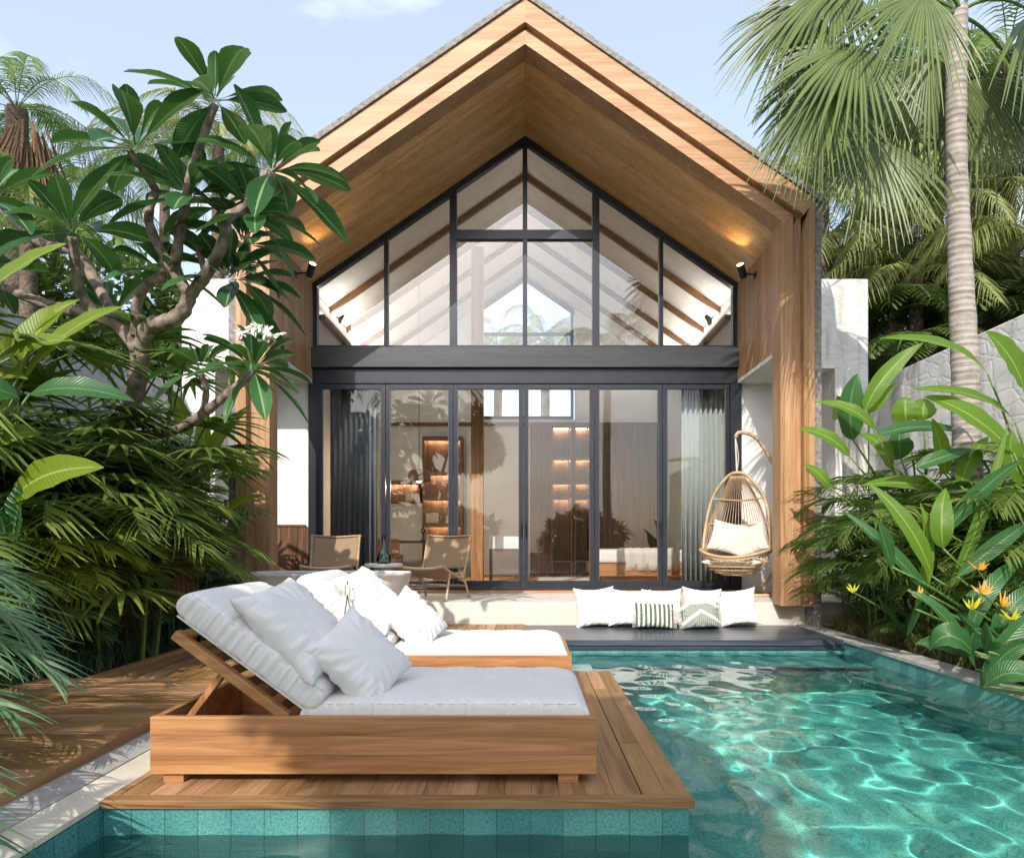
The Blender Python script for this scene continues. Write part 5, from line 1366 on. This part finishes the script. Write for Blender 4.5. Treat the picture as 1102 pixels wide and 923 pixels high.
bushy('broadleaf_tree', (-8.5, 13.5, -.03), 4, [(0,0,4.0,2.0),(-2.2,0,5.4,2.2),(2,.2,3.6,1.8),(3.4,1.5,4.6,1.8),(-.2,.6,5.8,1.8),(1.8,1,5.2,1.4)], 9000, .36, M['l_fern'], 'dense dark green tree behind the left garden wall', seed=5, trunk_r=.16)
bushy('flowering_tree', (-6.4, 15.5, -.03), 6, [(0,0,6.6,.9),(-1.3,0,6.1,.8),(.8,.4,8.2,.55)], 520, .30, M['l_palmy'], 'sparse yellow leaved tree against the sky behind the frangipani', seed=6, trunk_r=.09)
cpalm(KP, 18, 118, 12.0, 3.1, .72, 'dark palm with shaggy trunk at the upper left corner', 'l_palm', (None, .18, 'bark_dark'))
cpalm(KP2, 178, 165, 17.0, .4, .75, 'pale distant palm just behind the top of the frangipani', None)
cpalm(KP, 95, 200, 15.0, 1.4, .75, 'dark palm behind the left frangipani branches', 'l_palm')
cpalm(KP2, 300, 175, 20.0, 4.4, .7, 'faint distant palm peeping over the left roof slope', 'l_palm')
# dry sheaths hanging on the upper left palm and among the left shrubs
def sheath(c, h, w_, n, par, name, seed):
    r = random.Random(seed); b = MB()
    for i in range(n):
        a = r.uniform(0, 6.28); p = c+Vector((math.cos(a)*w_*r.uniform(.4,1), math.sin(a)*w_*r.uniform(.4,1), r.uniform(-h*.4,h*.3))); l = h*r.uniform(.3,.7)
        d = Vector((math.cos(a)*.35, math.sin(a)*.35, -1)); b.blade([p, p+d*l*.5, p+d*l], [.02, .03, .008], side=d.cross(Vector((0,1,.1))), fold=.3, cols=3)
    return b
sk = sheath(P(30,165,11.9), 1.5, .33, 260, None, 'skirt', 2); sk.obj('dead_leaf_skirt', M['l_dry'], label='brown skirt of dead leaves hanging on the upper left palm trunk', cat='palm skirt')
for k, (px, py, d, lab) in enumerate(((137,615,6.3,'brown fibrous palm sheath left of its twin in the left bed'), (185,600,6.5,'brown fibrous palm sheath right of its twin in the left bed'))):
    sh = sheath(P(px,py,d), .55, .11, 170, None, 's', 5+k); sh.obj('dry_sheath', M['l_dry'], label=lab, cat='palm sheath')
# trees behind the pool side from which the picture was taken: shade trees put in unseen for their shadows, others stand in the reflections
bushy('shade_tree', (-3.6, -4.6, -.03), 4, [(.0,1.8,4.3,1.25),(1.7,1.7,4.4,1.15),(-1.9,1.6,4.3,1.3),(-.2,.2,4.6,1.5),(1.9,.0,5.0,1.3),(-2.4,0,4.6,1.4),(.8,1.0,4.2,1.4),(-.8,1.2,4.9,1.4)], 17000, .32, M['l_bandk'], 'unseen spreading broad leaved tree behind the near end of the pool shading the platform', seed=7, trunk_r=.2, hole=lambda x, y: x > .95 or y > 4.5 or (-3.0 < x < -.7+.5*(2.9-y) and y < 3.9) or abs((y-4.2)-(x+2.9)*.35) < .30 and -3.2 < x < -2.0)  # crown shaped for its shadow: leaves dropped where sun should reach
bushy('shade_tree', (-6.9, .6, -.03), 4, [(0,.6,5.2,1.5),(-.6,-1.5,5.0,1.6),(.4,-.8,6.2,1.3),(-.3,2.2,5.0,1.1)], 1300, .30, M['l_bandk'], 'unseen broad leaved tree left of the pool outside the wall shading the left bed', seed=8, trunk_r=.18)
place(KP, (3.6, -8.5, 9.4), .5, 1.1, 'tall palm behind the near end of the pool mirrored in the upper glass', 'palm', None, None, (9.43, .16, 'bark_palm'))
place(KP2, (-4.6, -11.5, 8.4), 2.5, 1.1, 'tall palm far behind the pool to the left', 'palm', None, None, (8.43, .16, 'bark_palm'))
place(KP2, (.6, 20.5, 7.0), 2.0, .75, 'palm standing behind the villa seen through its rear window', 'palm', None, None, (7.03, .14, 'bark_dark'))
place(KP, (-.9, 23.5, 7.6), 1.0, .8, 'second palm behind the villa left in its rear window', 'palm', None, None, (7.63, .14, 'bark_dark'))
for i, (x, y, h, lab) in enumerate(((-12,-16,4.2,'round green tree far behind the pool at the left'), (-4.5,-20,3.6,'round green tree far behind the pool left of centre'), (3.5,-20,3.2,'round green tree far behind the pool right of centre'), (11,-16,4.2,'round green tree far behind the pool at the right'))):
    bushy('round_tree', (x, y, -.03), h*.6, [(0,0,h*.55,h*.42),(h*.4,0,h*.42,h*.36),(-h*.4,.5,h*.42,h*.36),(0,0,h*.2,h*.36)], 2600, .62, M['l_fern'], lab, seed=20+i, trunk_r=.2)
bushy('round_tree', (1.0, 27, -.03), 4, [(0,0,3.4,2.6),(3,0,3.2,2.4),(-3,.5,3.4,2.5)], 2600, .6, M['l_fern'], 'green tree behind the villa seen through the rear window', seed=30, trunk_r=.2)

# ---------------- grasses and ground cover
def grass(name, spots, n, h, mat, label, spread=.16, seed=1):
    r = random.Random(seed); b = MB()
    for x, y in spots:
        for i in range(n):
            a = r.uniform(0, 6.28); l = h*r.uniform(.6, 1.25); d = Vector((math.cos(a), math.sin(a), 0)); p = Vector((x+r.uniform(-spread,spread)*.6, y+r.uniform(-spread,spread)*.6, -.03))
            b.blade([p, p+d*l*.25+UP*l*.6, p+d*l*.75+UP*l*r.uniform(.15,.75)], [.004, .004, .001], side=d.cross(UP), fold=0, cols=2)
    b.obj(name, mat, label=label, cat='grass', kind='stuff')
r_ = random.Random(77)
grass('grass', [(3.84+r_.uniform(0,.22), 2.2+i*.085) for i in range(76)], 70, .27, M['l_grass'], 'straw coloured grass along the right pool coping', seed=2)
grass('ground_cover', [(r_.uniform(4.0,5.2), r_.uniform(2.2,10.2)) for i in range(130)], 40, .40, M['l_palm'], 'dark ground cover filling the right bed', .3, 3)
grass('ground_cover', [(r_.uniform(-5.2,-3.75) if i % 3 else r_.uniform(-4.1,-3.75), r_.uniform(2.2,10.2)) for i in range(140)], 36, .34, M['l_blue'], 'dark blue green ground cover filling the left bed', .3, 4)
